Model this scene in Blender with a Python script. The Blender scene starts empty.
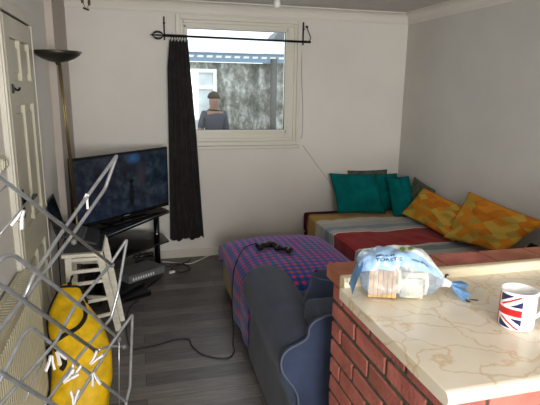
import bpy, bmesh, math, random
from mathutils import Vector, Matrix, noise
random.seed(7)
V = Vector
scn = bpy.context.scene
COL = scn.collection
PI = math.pi

# ------------------------------------------------------------------ materials
def srgb(c):
    return tuple((x/12.92 if x <= .04045 else ((x+.055)/1.055)**2.4) for x in [v/255 for v in c]) + (1,)

def mat(name, col, rough=.6, metal=0, spec=.4, var=0, vscale=8, bump=0, bscale=60, col2=None, trans=0, sheen=0, coord='Object', stretch=(1, 1, 1)):
    m = bpy.data.materials.new(name); m.use_nodes = True
    nt = m.node_tree; p = nt.nodes['Principled BSDF']
    p.inputs['Base Color'].default_value = srgb(col)
    p.inputs['Roughness'].default_value = rough
    p.inputs['Metallic'].default_value = metal
    p.inputs['Specular IOR Level'].default_value = spec
    if sheen: p.inputs['Sheen Weight'].default_value = sheen
    tc = nt.nodes.new('ShaderNodeTexCoord'); mp = nt.nodes.new('ShaderNodeMapping')
    mp.inputs['Scale'].default_value = stretch
    nt.links.new(tc.outputs[coord], mp.inputs[0])
    if var or col2:
        n = nt.nodes.new('ShaderNodeTexNoise'); n.inputs['Scale'].default_value = vscale; n.inputs['Detail'].default_value = 5
        nt.links.new(mp.outputs[0], n.inputs['Vector'])
        r = nt.nodes.new('ShaderNodeValToRGB')
        a = col; b = col2 or tuple(max(0, min(255, c*(1-var))) for c in col)
        r.color_ramp.elements[0].color = srgb(b); r.color_ramp.elements[0].position = .35
        r.color_ramp.elements[1].color = srgb(a); r.color_ramp.elements[1].position = .65
        nt.links.new(n.outputs['Fac'], r.inputs[0]); nt.links.new(r.outputs[0], p.inputs['Base Color'])
    if bump:
        n2 = nt.nodes.new('ShaderNodeTexNoise'); n2.inputs['Scale'].default_value = bscale; n2.inputs['Detail'].default_value = 3
        nt.links.new(mp.outputs[0], n2.inputs['Vector'])
        b_ = nt.nodes.new('ShaderNodeBump'); b_.inputs['Strength'].default_value = bump; b_.inputs['Distance'].default_value = .01
        nt.links.new(n2.outputs['Fac'], b_.inputs['Height']); nt.links.new(b_.outputs[0], p.inputs['Normal'])
    return m

def nodes(m): return m.node_tree.nodes, m.node_tree.links, m.node_tree.nodes['Principled BSDF']

M = {}
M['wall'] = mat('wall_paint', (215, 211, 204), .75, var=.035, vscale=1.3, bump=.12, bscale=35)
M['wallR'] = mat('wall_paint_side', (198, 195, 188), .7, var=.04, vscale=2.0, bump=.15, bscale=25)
M['strip'] = mat('wall_paint_shaded', (186, 175, 166), .75, var=.03, vscale=2, bump=.1)  # darker purplish copy of the wall paint, shade put into the colour
M['ceil'] = mat('ceiling_paint', (196, 191, 186), .85, bump=.35, bscale=50, var=.03, vscale=6)
M['cornice'] = mat('cornice_paint', (212, 207, 198), .7)
M['gloss'] = mat('white_gloss_paint', (200, 195, 182), .4, var=.04, vscale=3)
M['door'] = mat('door_paint', (186, 181, 160), .45, var=.05, vscale=3)
M['upvc'] = mat('window_plastic', (206, 203, 190), .35)
M['black'] = mat('black_plastic', (20, 20, 22), .4)
M['blackgloss'] = mat('black_glass', (14, 15, 18), .12, spec=.6)
M['blackmetal'] = mat('black_iron', (22, 20, 19), .45, metal=.4)
M['curtain'] = mat('black_curtain', (66, 62, 61), .95, spec=.1, var=.15, vscale=14, sheen=.12)
M['chrome'] = mat('grey_coated_tube', (190, 194, 198), .28, metal=.7, var=.12, vscale=25)
M['whiteplastic'] = mat('white_plastic', (222, 220, 220), .4)
M['switchp'] = mat('switch_plastic', (190, 184, 164), .4)
M['radiator'] = mat('radiator_enamel', (182, 176, 150), .45, var=.05, vscale=4)
M['radiator_dark'] = mat('radiator_grille', (120, 110, 84), .6)
M['stool'] = mat('white_painted_wood', (222, 217, 200), .5, var=.08, vscale=9, stretch=(1, 1, 4))
M['yellow'] = mat('yellow_nylon', (244, 196, 10), .6, var=.22, vscale=10, bump=.4, bscale=22)
M['blackcloth'] = mat('black_webbing', (16, 15, 17), .85)
M['brass'] = mat('brass', (132, 116, 82), .38, metal=.8)
M['bowl'] = mat('dark_bronze_bowl', (58, 55, 48), .4, metal=.6)
M['denim'] = mat('blue_grey_upholstery', (58, 66, 86), .95, spec=.1, var=.16, vscale=9, bump=.25, bscale=260, sheen=.15)
M['denim2'] = mat('blue_upholstery', (62, 72, 98), .95, spec=.1, var=.14, vscale=9, bump=.25, bscale=260, sheen=.15)
M['piping'] = mat('pale_piping', (92, 98, 114), .8)
M['creamside'] = mat('cream_divan_side', (212, 196, 150), .8, var=.08, vscale=8)
M['maroon'] = mat('maroon_upholstery', (92, 24, 44), .9, spec=.1, var=.15, vscale=8)
M['teal'] = mat('teal_cotton', (0, 112, 112), .9, spec=.1, var=.2, vscale=7, bump=.4, bscale=18)
M['olive'] = mat('grey_green_pattern', (96, 100, 82), .9, spec=.1, col2=(60, 70, 66), vscale=22)
M['navy'] = mat('navy_fabric', (30, 36, 52), .9, spec=.1, var=.2, vscale=9)
M['brick'] = mat('red_brick', (190, 116, 104), .85, spec=.2, col2=(158, 92, 84), vscale=9, bump=.6, bscale=70)
M['brick_b'] = mat('darker_red_brick', (172, 100, 92), .85, spec=.2, col2=(146, 88, 78), vscale=14, bump=.6, bscale=70)
M['mortar'] = mat('grey_mortar', (92, 88, 74), .95, var=.25, vscale=30, bump=.8, bscale=90)
M['tiletop'] = mat('brick_coping', (176, 118, 92), .75, spec=.2, col2=(150, 92, 72), vscale=8, bump=.4, bscale=60)
M['silver'] = mat('silver_plastic', (124, 126, 126), .4, metal=.2, var=.15, vscale=40)
M['greyplastic'] = mat('grey_plastic', (96, 97, 98), .5)
M['keys'] = mat('laptop_keys', (70, 70, 74), .45)
M['cable'] = mat('black_cable', (14, 14, 15), .5)
M['whitecable'] = mat('white_cable', (206, 204, 198), .5)
M['mugw'] = mat('mug_white', (238, 238, 238), .12, spec=.6)
M['mugr'] = mat('mug_red', (206, 28, 34), .12, spec=.6)
M['mugb'] = mat('mug_blue', (24, 32, 84), .12, spec=.6)
M['crust'] = mat('bread_crust', (228, 182, 112), .85, var=.2, vscale=20)
M['crumb'] = mat('bread_crumb', (250, 240, 208), .9, var=.08, vscale=30, bump=.4, bscale=120)
M['ink'] = mat('dark_blue_ink', (22, 34, 62), .4)
M['inkg'] = mat('green_ink', (110, 150, 50), .4)
M['skin'] = mat('skin', (150, 118, 100), .6)
M['hair'] = mat('brown_hair', (70, 56, 44), .8)
M['shirt'] = mat('grey_shirt', (74, 76, 84), .9)
M['trouser'] = mat('dark_trousers', (48, 50, 58), .9)
M['bluepaint'] = mat('blue_grey_gutter', (132, 158, 178), .5)
M['skywhite'] = mat('white_roof_sheet', (250, 250, 248), .5)
M['gablegrey'] = mat('grey_slate', (120, 124, 124), .7)
M['ground'] = mat('patio_concrete', (120, 118, 110), .9, var=.2)
M['bulbglass'] = mat('frosted_bulb', (214, 212, 206), .25)

# floor: dark grey laminate planks running along X
def floor_mat():
    m = mat('grey_laminate', (70, 66, 62), .42, spec=.35); n, l, p = nodes(m)
    tc = n.new('ShaderNodeTexCoord')
    b = n.new('ShaderNodeTexBrick'); b.offset = .37; b.offset_frequency = 2
    for k, v in dict(Scale=1.0, **{'Brick Width': .95, 'Row Height': .125, 'Mortar Size': .0016, 'Mortar Smooth': .3, 'Bias': 0}).items(): b.inputs[k].default_value = v
    b.inputs['Color1'].default_value = srgb((118, 112, 108)); b.inputs['Color2'].default_value = srgb((78, 75, 74)); b.inputs['Mortar'].default_value = srgb((40, 38, 37))
    l.new(tc.outputs['Object'], b.inputs['Vector'])
    mp = n.new('ShaderNodeMapping'); mp.inputs['Scale'].default_value = (1.6, 16, 1)
    l.new(tc.outputs['Object'], mp.inputs[0])
    ns = n.new('ShaderNodeTexNoise'); ns.inputs['Scale'].default_value = 3.2; ns.inputs['Detail'].default_value = 7; ns.inputs['Roughness'].default_value = .65
    l.new(mp.outputs[0], ns.inputs['Vector'])
    r = n.new('ShaderNodeValToRGB'); r.color_ramp.elements[0].position = .3; r.color_ramp.elements[1].position = .72
    r.color_ramp.elements[0].color = (.52, .52, .53, 1); r.color_ramp.elements[1].color = (1.25, 1.23, 1.2, 1)
    l.new(ns.outputs['Fac'], r.inputs[0])
    x = n.new('ShaderNodeMix'); x.data_type = 'RGBA'; x.blend_type = 'MULTIPLY'; x.inputs['Factor'].default_value = 1
    l.new(b.outputs['Color'], x.inputs['A']); l.new(r.outputs[0], x.inputs['B']); l.new(x.outputs['Result'], p.inputs['Base Color'])
    return m
M['floor'] = floor_mat()

def plaid_mat():
    m = mat('plaid_blanket', (70, 50, 110), .95, spec=.1, sheen=.2); n, l, p = nodes(m)
    tc = n.new('ShaderNodeTexCoord'); sp = n.new('ShaderNodeSeparateXYZ'); l.new(tc.outputs['UV'], sp.inputs[0])
    def wave(out, freq, thr):
        a = n.new('ShaderNodeMath'); a.operation = 'MULTIPLY'; a.inputs[1].default_value = freq; l.new(out, a.inputs[0])
        f = n.new('ShaderNodeMath'); f.operation = 'FRACT'; l.new(a.outputs[0], f.inputs[0])
        g = n.new('ShaderNodeMath'); g.operation = 'GREATER_THAN'; g.inputs[1].default_value = thr; l.new(f.outputs[0], g.inputs[0])
        return g.outputs[0]
    ux = wave(sp.outputs['X'], 19.0, .54); uy = wave(sp.outputs['Y'], 19.0, .54)
    def mix(f, a, b, la=None, lb=None):
        x = n.new('ShaderNodeMix'); x.data_type = 'RGBA'; l.new(f, x.inputs['Factor'])
        if la: l.new(la, x.inputs['A'])
        else: x.inputs['A'].default_value = srgb(a)
        if lb: l.new(lb, x.inputs['B'])
        else: x.inputs['B'].default_value = srgb(b)
        return x.outputs['Result']
    c1 = mix(ux, (30, 78, 148), (68, 78, 156)); c2 = mix(ux, (86, 74, 154), (208, 66, 90))
    l.new(mix(uy, None, None, c1, c2), p.inputs['Base Color'])
    return m
M['plaid'] = plaid_mat()

def stripe_mat():
    m = mat('striped_blanket', (150, 150, 150), .95, spec=.1, sheen=.15); n, l, p = nodes(m)
    tc = n.new('ShaderNodeTexCoord'); sp = n.new('ShaderNodeSeparateXYZ'); l.new(tc.outputs['UV'], sp.inputs[0])
    r = n.new('ShaderNodeValToRGB'); r.color_ramp.interpolation = 'CONSTANT'
    bands = [(0, (150, 146, 142)), (.045, (120, 132, 138)), (.10, (178, 172, 164)), (.15, (126, 62, 50)), (.20, (178, 172, 164)), (.26, (124, 136, 142)), (.32, (176, 170, 162)),
             (.335, (206, 200, 192)), (.345, (152, 22, 28)), (.595, (214, 206, 196)), (.607, (172, 172, 168)), (.66, (132, 146, 152)), (.72, (172, 170, 166)), (.79, (192, 184, 172)), (.86, (170, 132, 52)), (.97, (150, 112, 42))]
    e = r.color_ramp.elements
    e[0].position = bands[0][0]; e[0].color = srgb(bands[0][1]); e[1].position = bands[1][0]; e[1].color = srgb(bands[1][1])
    for q, c in bands[2:]:
        k = e.new(q); k.color = srgb(c)
    l.new(sp.outputs['Y'], r.inputs[0])
    ns = n.new('ShaderNodeTexNoise'); ns.inputs['Scale'].default_value = 6; l.new(tc.outputs['Object'], ns.inputs['Vector'])
    rr = n.new('ShaderNodeValToRGB'); rr.color_ramp.elements[0].color = (.82, .82, .82, 1); rr.color_ramp.elements[1].color = (1.05, 1.05, 1.05, 1)
    l.new(ns.outputs['Fac'], rr.inputs[0])
    x = n.new('ShaderNodeMix'); x.data_type = 'RGBA'; x.blend_type = 'MULTIPLY'; x.inputs['Factor'].default_value = 1
    l.new(r.outputs[0], x.inputs['A']); l.new(rr.outputs[0], x.inputs['B']); l.new(x.outputs['Result'], p.inputs['Base Color'])
    return m
M['stripes'] = stripe_mat()

def orange_mat():
    m = mat('orange_scale_pattern', (190, 120, 20), .9, spec=.1); n, l, p = nodes(m)
    tc = n.new('ShaderNodeTexCoord'); mp = n.new('ShaderNodeMapping'); mp.inputs['Rotation'].default_value = (0, 0, .6); mp.inputs['Scale'].default_value = (7, 7, 1)
    l.new(tc.outputs['UV'], mp.inputs[0])
    v = n.new('ShaderNodeTexVoronoi'); v.inputs['Scale'].default_value = 1; v.inputs['Randomness'].default_value = .35; l.new(mp.outputs[0], v.inputs['Vector'])
    sp = n.new('ShaderNodeSeparateColor'); l.new(v.outputs['Color'], sp.inputs[0])
    r = n.new('ShaderNodeValToRGB'); r.color_ramp.interpolation = 'CONSTANT'; e = r.color_ramp.elements
    e[0].color = srgb((206, 134, 40)); e[1].position = .35; e[1].color = srgb((198, 164, 72)); k = e.new(.68); k.color = srgb((192, 116, 34)); k = e.new(.85); k.color = srgb((176, 146, 62))
    l.new(sp.outputs[0], r.inputs[0]); l.new(r.outputs[0], p.inputs['Base Color'])
    return m
M['orange'] = orange_mat()

def marble_mat():
    m = mat('cream_marble_laminate', (226, 214, 188), .25, spec=.5); n, l, p = nodes(m)
    tc = n.new('ShaderNodeTexCoord')
    ns = n.new('ShaderNodeTexNoise'); ns.inputs['Scale'].default_value = 3.5; ns.inputs['Detail'].default_value = 6; l.new(tc.outputs['Object'], ns.inputs['Vector'])
    mx = n.new('ShaderNodeMix'); mx.data_type = 'VECTOR'; mx.inputs['Factor'].default_value = .34
    l.new(tc.outputs['Object'], mx.inputs['A']); l.new(ns.outputs['Color'], mx.inputs['B'])
    v = n.new('ShaderNodeTexVoronoi'); v.feature = 'DISTANCE_TO_EDGE'; v.inputs['Scale'].default_value = 11; l.new(mx.outputs['Result'], v.inputs['Vector'])
    r = n.new('ShaderNodeValToRGB'); e = r.color_ramp.elements
    e[0].color = srgb((214, 192, 158)); e[1].position = .05; e[1].color = srgb((228, 219, 202))
    l.new(v.outputs['Distance'], r.inputs[0])
    r2 = n.new('ShaderNodeValToRGB'); r2.color_ramp.elements[0].position = .38; r2.color_ramp.elements[0].color = (.90, .87, .80, 1); r2.color_ramp.elements[1].position = .62; r2.color_ramp.elements[1].color = (1, 1, 1, 1)
    l.new(ns.outputs['Fac'], r2.inputs[0])
    x = n.new('ShaderNodeMix'); x.data_type = 'RGBA'; x.blend_type = 'MULTIPLY'; x.inputs['Factor'].default_value = 1
    l.new(r.outputs[0], x.inputs['A']); l.new(r2.outputs[0], x.inputs['B']); l.new(x.outputs['Result'], p.inputs['Base Color'])
    return m
M['marble'] = marble_mat()
M['cream'] = mat('cream_worktop_edge', (228, 216, 186), .3, spec=.5, var=.06, vscale=5)

def screen_mat():
    m = mat('tv_picture_and_glare', (8, 10, 14), .15, spec=.5); n, l, p = nodes(m)
    tc = n.new('ShaderNodeTexCoord'); uv = tc.outputs['UV']
    ns = n.new('ShaderNodeTexNoise'); ns.inputs['Scale'].default_value = 5; ns.inputs['Detail'].default_value = 6; ns.inputs['Roughness'].default_value = .7
    mp = n.new('ShaderNodeMapping'); mp.inputs['Scale'].default_value = (2.2, 1, 1); l.new(uv, mp.inputs[0]); l.new(mp.outputs[0], ns.inputs['Vector'])
    r = n.new('ShaderNodeValToRGB'); e = r.color_ramp.elements
    e[0].position = .32; e[0].color = srgb((10, 16, 24)); e[1].position = .75; e[1].color = srgb((66, 78, 88)); k = e.new(.5); k.color = srgb((26, 38, 52))
    l.new(ns.outputs['Fac'], r.inputs[0])
    def blob(cx, cy, sx, sy, r0, r1):
        mm = n.new('ShaderNodeMapping'); mm.vector_type = 'POINT'; mm.inputs['Location'].default_value = (-cx/sx, -cy/sy, 0); mm.inputs['Scale'].default_value = (1/sx, 1/sy, 0); l.new(uv, mm.inputs[0])
        ln = n.new('ShaderNodeVectorMath'); ln.operation = 'LENGTH'; l.new(mm.outputs[0], ln.inputs[0])
        mr = n.new('ShaderNodeMapRange'); mr.inputs['From Min'].default_value = r1; mr.inputs['From Max'].default_value = r0; mr.clamp = True; l.new(ln.outputs['Value'], mr.inputs['Value'])
        return mr.outputs[0]
    def mixc(f, a, b):
        x = n.new('ShaderNodeMix'); x.data_type = 'RGBA'; l.new(f, x.inputs['Factor']); l.new(a, x.inputs['A']); x.inputs['B'].default_value = srgb(b); return x.outputs['Result']
    c = mixc(blob(.6, .92, .08, .10, .1, 1.2), r.outputs[0], (50, 92, 140))  # soft blue glare spot painted into the screen picture
    c = mixc(blob(.68, .62, .08, .3, .3, 1), c, (52, 50, 60))
    c = mixc(blob(.565, .30, .035, .24, .7, 1), c, (6, 8, 12))
    c = mixc(blob(.565, .53, .028, .05, .7, 1), c, (7, 8, 12))
    p.inputs['Base Color'].default_value = (.004, .004, .005, 1)
    l.new(c, p.inputs['Emission Color']); p.inputs['Emission Strength'].default_value = .50
    return m
M['screen'] = screen_mat()

def glass_mat(name, tint=(1, 1, 1), refl=.06, rough=.02):
    m = bpy.data.materials.new(name); m.use_nodes = True; nt = m.node_tree; nt.nodes.clear()
    o = nt.nodes.new('ShaderNodeOutputMaterial'); t = nt.nodes.new('ShaderNodeBsdfTransparent'); g = nt.nodes.new('ShaderNodeBsdfGlossy')
    t.inputs[0].default_value = (*tint, 1); g.inputs['Roughness'].default_value = rough
    x = nt.nodes.new('ShaderNodeMixShader'); fr = nt.nodes.new('ShaderNodeFresnel'); fr.inputs['IOR'].default_value = 1.45
    x.inputs[0].default_value = refl
    if refl < 0: nt.links.new(fr.outputs[0], x.inputs[0])
    nt.links.new(t.outputs[0], x.inputs[1]); nt.links.new(g.outputs[0], x.inputs[2]); nt.links.new(x.outputs[0], o.inputs[0])
    return m
M['glass'] = glass_mat('window_glass', (.86, .88, .88), .045)

def film_mat():
    # clear polythene with a pale blue printed band in bag coordinates (UV)
    m = bpy.data.materials.new('bread_bag_film'); m.use_nodes = True; n = m.node_tree.nodes; l = m.node_tree.links; p = n['Principled BSDF']
    o = n['Material Output']
    tc = n.new('ShaderNodeTexCoord'); sp = n.new('ShaderNodeSeparateXYZ'); l.new(tc.outputs['UV'], sp.inputs[0])
    ns = n.new('ShaderNodeTexNoise'); ns.inputs['Scale'].default_value = 3; l.new(tc.outputs['UV'], ns.inputs['Vector'])
    def mth(op, a, b):
        x = n.new('ShaderNodeMath'); x.operation = op
        for i, q in enumerate((a, b)):
            if isinstance(q, (int, float)): x.inputs[i].default_value = q
            else: l.new(q, x.inputs[i])
        return x.outputs[0]
    vv = mth('ADD', sp.outputs['Y'], mth('MULTIPLY', mth('SUBTRACT', ns.outputs['Fac'], .5), .12))
    band = mth('MULTIPLY', mth('GREATER_THAN', vv, .29), mth('LESS_THAN', vv, .66))           # printed flank
    white = mth('GREATER_THAN', mth('ADD', vv, mth('MULTIPLY', sp.outputs['X'], .22)), .58)
    x = n.new('ShaderNodeMix'); x.data_type = 'RGBA'; x.inputs['A'].default_value = srgb((158, 196, 236)); x.inputs['B'].default_value = srgb((232, 238, 238)); l.new(white, x.inputs['Factor'])
    l.new(x.outputs['Result'], p.inputs['Base Color']); p.inputs['Roughness'].default_value = .25
    t = n.new('ShaderNodeBsdfTransparent'); g = n.new('ShaderNodeBsdfGlossy'); g.inputs['Roughness'].default_value = .12
    mg = n.new('ShaderNodeMixShader'); mg.inputs[0].default_value = .16; l.new(t.outputs[0], mg.inputs[1]); l.new(g.outputs[0], mg.inputs[2])
    mx = n.new('ShaderNodeMixShader'); f = mth('ADD', mth('MULTIPLY', band, .66), .22); l.new(f, mx.inputs[0]); l.new(mg.outputs[0], mx.inputs[1]); l.new(p.outputs[0], mx.inputs[2]); l.new(mx.outputs[0], o.inputs[0])
    b = n.new('ShaderNodeBump'); b.inputs['Strength'].default_value = .6; b.inputs['Distance'].default_value = .01
    n2 = n.new('ShaderNodeTexNoise'); n2.inputs['Scale'].default_value = 9; l.new(tc.outputs['UV'], n2.inputs['Vector']); l.new(n2.outputs['Fac'], b.inputs['Height']); l.new(b.outputs[0], p.inputs['Normal']); l.new(b.outputs[0], g.inputs['Normal'])
    return m
M['film'] = film_mat()
M['bluefilm'] = mat('pale_blue_film', (142, 192, 238), .3, var=.15, vscale=30, bump=.5, bscale=60)

def render_wall():
    m = mat('pebbledash', (176, 176, 168), .95); n, l, p = nodes(m)
    tc = n.new('ShaderNodeTexCoord'); mp = n.new('ShaderNodeMapping'); mp.inputs['Scale'].default_value = (1.4, 1, .8); l.new(tc.outputs['Object'], mp.inputs[0])
    ns = n.new('ShaderNodeTexNoise'); ns.inputs['Scale'].default_value = 4; ns.inputs['Detail'].default_value = 9; ns.inputs['Roughness'].default_value = .75; l.new(mp.outputs[0], ns.inputs['Vector'])
    r = n.new('ShaderNodeValToRGB'); e = r.color_ramp.elements
    e[0].position = .36; e[0].color = srgb((70, 72, 62)); e[1].position = .62; e[1].color = srgb((214, 214, 208)); k = e.new(.5); k.color = srgb((140, 140, 130))  # mottled stone tones, palest clouding also stands for a curtain reflected in the pane
    l.new(ns.outputs['Fac'], r.inputs[0]); l.new(r.outputs[0], p.inputs['Base Color']); return m
M['pebble'] = render_wall()

# ------------------------------------------------------------------ mesh helper
class MB:
    def __init__(s): s.bm = bmesh.new(); s.uv = None; s.mats = []
    def _m(s, m):
        if m is None: return 0
        if m not in s.mats: s.mats.append(m)
        return s.mats.index(m)
    def face(s, vs, mi=0, smooth=False):
        try: f = s.bm.faces.new(vs)
        except ValueError: return None
        f.material_index = mi; f.smooth = smooth; return f
    def box(s, lo, hi, m=None, R=None, jit=0, bevel=0):
        mi = s._m(m); c = [V((x, y, z)) for z in (lo[2], hi[2]) for y in (lo[1], hi[1]) for x in (lo[0], hi[0])]
        if jit: c = [p+V((random.uniform(-jit, jit) for _ in range(3))) for p in c]
        if R is not None: c = [R @ p for p in c]
        v = [s.bm.verts.new(p) for p in c]; fs = []
        for q in ((0, 2, 3, 1), (4, 5, 7, 6), (0, 1, 5, 4), (2, 6, 7, 3), (0, 4, 6, 2), (1, 3, 7, 5)): fs.append(s.face([v[i] for i in q], mi))
        if bevel:
            es = {e for f in fs for e in f.edges}
            bmesh.ops.bevel(s.bm, geom=list(es), offset=bevel, segments=2, affect='EDGES', profile=.5)
        return s
    def prism(s, pts, a, b, m=None, axis='Z', smooth=False):
        """extrude polygon pts (2D) along axis from a to b"""
        mi = s._m(m)
        def P(p, t): return {'Z': V((p[0], p[1], t)), 'Y': V((p[0], t, p[1])), 'X': V((t, p[0], p[1]))}[axis]
        A = [s.bm.verts.new(P(p, a)) for p in pts]; B = [s.bm.verts.new(P(p, b)) for p in pts]; n = len(pts)
        for i in range(n): s.face([A[i], A[(i+1) % n], B[(i+1) % n], B[i]], mi, smooth)
        s.face(A[::-1], mi); s.face(B, mi); return s
    def tube(s, pts, r, m=None, seg=10, closed=False, caps=True):
        mi = s._m(m); pts = [V(p) for p in pts]; n = len(pts); rs = r if isinstance(r, (list, tuple)) else [r]*n
        rings = []; up = None
        for i, p in enumerate(pts):
            t = (pts[(i+1) % n]-pts[i-1]) if closed else (pts[min(i+1, n-1)]-pts[max(i-1, 0)])
            t.normalize()
            if up is None: up = t.orthogonal().normalized()
            else: up = (up-t*up.dot(t)).normalized()
            w = t.cross(up)
            rings.append([s.bm.verts.new(p+(up*math.cos(a)+w*math.sin(a))*rs[i]) for a in [2*PI*k/seg for k in range(seg)]])
        for i in range(n if closed else n-1):
            A, B = rings[i], rings[(i+1) % n]
            for k in range(seg): s.face([A[k], A[(k+1) % seg], B[(k+1) % seg], B[k]], mi, True)
        if caps and not closed: s.face(rings[0][::-1], mi); s.face(rings[-1], mi)
        return s
    def lathe(s, prof, c=(0, 0, 0), m=None, seg=28, R=None, closed=False):
        mi = s._m(m); rings = []; c = V(c)
        for (r, z) in prof:
            ring = []
            for k in range(seg):
                p = V((r*math.cos(2*PI*k/seg), r*math.sin(2*PI*k/seg), z))
                if R is not None: p = R @ p
                ring.append(s.bm.verts.new(p+c))
            rings.append(ring)
        N = len(rings)
        for i in range(N if closed else N-1):
            A, B = rings[i], rings[(i+1) % N]
            for k in range(seg): s.face([A[k], A[(k+1) % seg], B[(k+1) % seg], B[k]], mi, True)
        if not closed: s.face(rings[0][::-1], mi); s.face(rings[-1], mi)
        return s
    def grid(s, nu, nv, fn, m=None, uvs=None, smooth=True, wrapu=False):
        mi = s._m(m) if not callable(m) or isinstance(m, bpy.types.Material) else 0
        vs = [[s.bm.verts.new(fn(i/(nu), j/(nv))) for j in range(nv+1)] for i in range(nu+(0 if wrapu else 1))]
        if uvs and s.uv is None: s.uv = s.bm.loops.layers.uv.new('UVMap')
        for i in range(nu):
            for j in range(nv):
                a = i; b = (i+1) % len(vs) if wrapu else i+1
                f = s.face([vs[a][j], vs[b][j], vs[b][j+1], vs[a][j+1]], mi, smooth)
                if f and uvs:
                    for lp, (x, y) in zip(f.loops, ((i, j), (i+1, j), (i+1, j+1), (i, j+1))): lp[s.uv].uv = uvs(x/nu, y/nv)
        return s
    def build(s, name, m=None, parent=None, fix=True, loc=None):
        if fix: bmesh.ops.recalc_face_normals(s.bm, faces=s.bm.faces[:])
        me = bpy.data.meshes.new(name); s.bm.to_mesh(me); s.bm.free()
        for q in (s.mats or ([m] if m else [])): me.materials.append(q)
        o = bpy.data.objects.new(name, me); COL.objects.link(o)
        if parent:
            o.parent = parent
            mw = parent.matrix_basis.copy(); q = parent.parent
            while q: mw = q.matrix_basis @ mw; q = q.parent
            me.transform(mw.inverted())
        elif loc is not None:
            me.transform(Matrix.Translation(-V(loc))); o.location = loc
        return o

def tag(o, label, cat, group=None, kind=None):
    o['label'] = label; o['category'] = cat
    if group: o['group'] = group
    if kind: o['kind'] = kind
    return o
def thing(name, label, cat, loc=(0, 0, 0), group=None):
    o = bpy.data.objects.new(name, None); COL.objects.link(o); o.location = loc; o.empty_display_size = .1
    o.matrix_basis = Matrix.Translation(V(loc))
    return tag(o, label, cat, group)
def struct(o): o['kind'] = 'structure'; return o
def smooth_path(pts, n=8, closed=False):
    pts = [V(p) for p in pts]; out = []; N = len(pts)
    for i in range(N-1):
        p0, p1, p2, p3 = pts[max(i-1, 0)], pts[i], pts[i+1], pts[min(i+2, N-1)]
        for k in range(n):
            t = k/n; out.append(.5*((2*p1)+(p2-p0)*t+(2*p0-5*p1+4*p2-p3)*t*t+(3*p1-p0-3*p2+p3)*t**3))
    out.append(pts[-1]); return out
def round_path(pts, r=.02, n=4):
    """polyline with rounded corners"""
    pts = [V(p) for p in pts]; out = [pts[0]]
    for i in range(1, len(pts)-1):
        a, b, c = pts[i-1], pts[i], pts[i+1]
        d1 = (a-b); d2 = (c-b); rr = min(r, d1.length*.45, d2.length*.45)
        p, q = b+d1.normalized()*rr, b+d2.normalized()*rr
        for k in range(n+1):
            t = k/n; out.append((1-t)**2*p+2*t*(1-t)*b+t*t*q)
    out.append(pts[-1]); return out

# ------------------------------------------------------------------ setting
XL, XR, YB, YF, ZC = -.585, 2.722, 4.83, -1.75, 2.40
XS = -.533; YS = 4.06                         # shallow pier beside the window wall
b = MB(); b.box((XL-.2, YF-.2, -.12), (XR+.2, YB+.2, 0)); struct(b.build('floor', M['floor']))
b = MB(); b.box((XL-.2, YF-.2, ZC), (XR+.2, YB+.2, ZC+.12)); struct(b.build('ceiling', M['ceil']))
# back wall with the window opening
WX0, WX1, WZ0, WZ1 = .405, 1.575, 1.115, 2.275
b = MB()
for lo, hi in (((XL-.2, 0), (WX0, ZC)), ((WX1, 0), (XR+.2, ZC)), ((WX0, 0), (WX1, WZ0)), ((WX0, WZ1), (WX1, ZC))):
    b.box((lo[0], YB, lo[1]), (hi[0], YB+.2, hi[1]))
struct(b.build('wall_back', M['wall']))
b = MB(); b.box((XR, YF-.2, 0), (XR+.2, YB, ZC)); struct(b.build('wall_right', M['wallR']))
b = MB(); b.box((XL-.2, YF, 0), (XL, YB, ZC)); struct(b.build('wall_left', M['wall']))
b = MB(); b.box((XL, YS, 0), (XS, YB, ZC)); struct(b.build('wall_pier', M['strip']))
# wall behind the camera, with the kitchen window that lights the room
KX0, KX1, KZ0, KZ1 = -.42, 1.47, .90, 2.10
b = MB()
for lo, hi in (((XL-.2, 0), (KX0, ZC)), ((KX1, 0), (XR, ZC)), ((KX0, 0), (KX1, KZ0)), ((KX0, KZ1), (KX1, ZC))):
    b.box((lo[0], YF-.2, lo[1]), (hi[0], YF, hi[1]))
struct(b.build('wall_front', M['wall']))
b = MB()
for lo, hi in (((KX0, KZ0), (KX0+.06, KZ1)), ((KX1-.06, KZ0), (KX1, KZ1)), ((KX0+.06, KZ0), (KX1-.06, KZ0+.06)), ((KX0+.06, KZ1-.06), (KX1-.06, KZ1)), ((KX0+.06, 1.63), (KX1-.06, 1.68)), ((.50, KZ0+.06), (.55, 1.63))):
    b.box((lo[0], YF-.14, lo[1]), (hi[0], YF-.07, hi[1]), M['upvc'])
struct(b.build('window_2'))

# cornice: cove section along back, right and left walls
def cove(d=.085, h=.105):
    pts = [(0, 0), (0, -h), (.008, -h), (.012, -h+.012)]
    for k in range(7):
        a = k/6*PI/2; pts.append((.014+(d-.026)*(1-math.cos(a)), -h+.014+(h-.026)*math.sin(a)))
    return pts+[(d, -.010), (d, 0)]
b = MB(); b.prism([(YB-p[0], ZC+p[1]) for p in cove()], XL, XR, axis='X'); struct(b.build('trim_1', M['cornice']))
b = MB(); b.prism([(XR-p[0], ZC+p[1]) for p in cove()], YF, YB, axis='Y'); struct(b.build('trim_2', M['cornice']))
b = MB(); b.prism([(XL+p[0], ZC+p[1]) for p in cove()], YF, YS, axis='Y'); struct(b.build('trim_3', M['cornice']))
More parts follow.
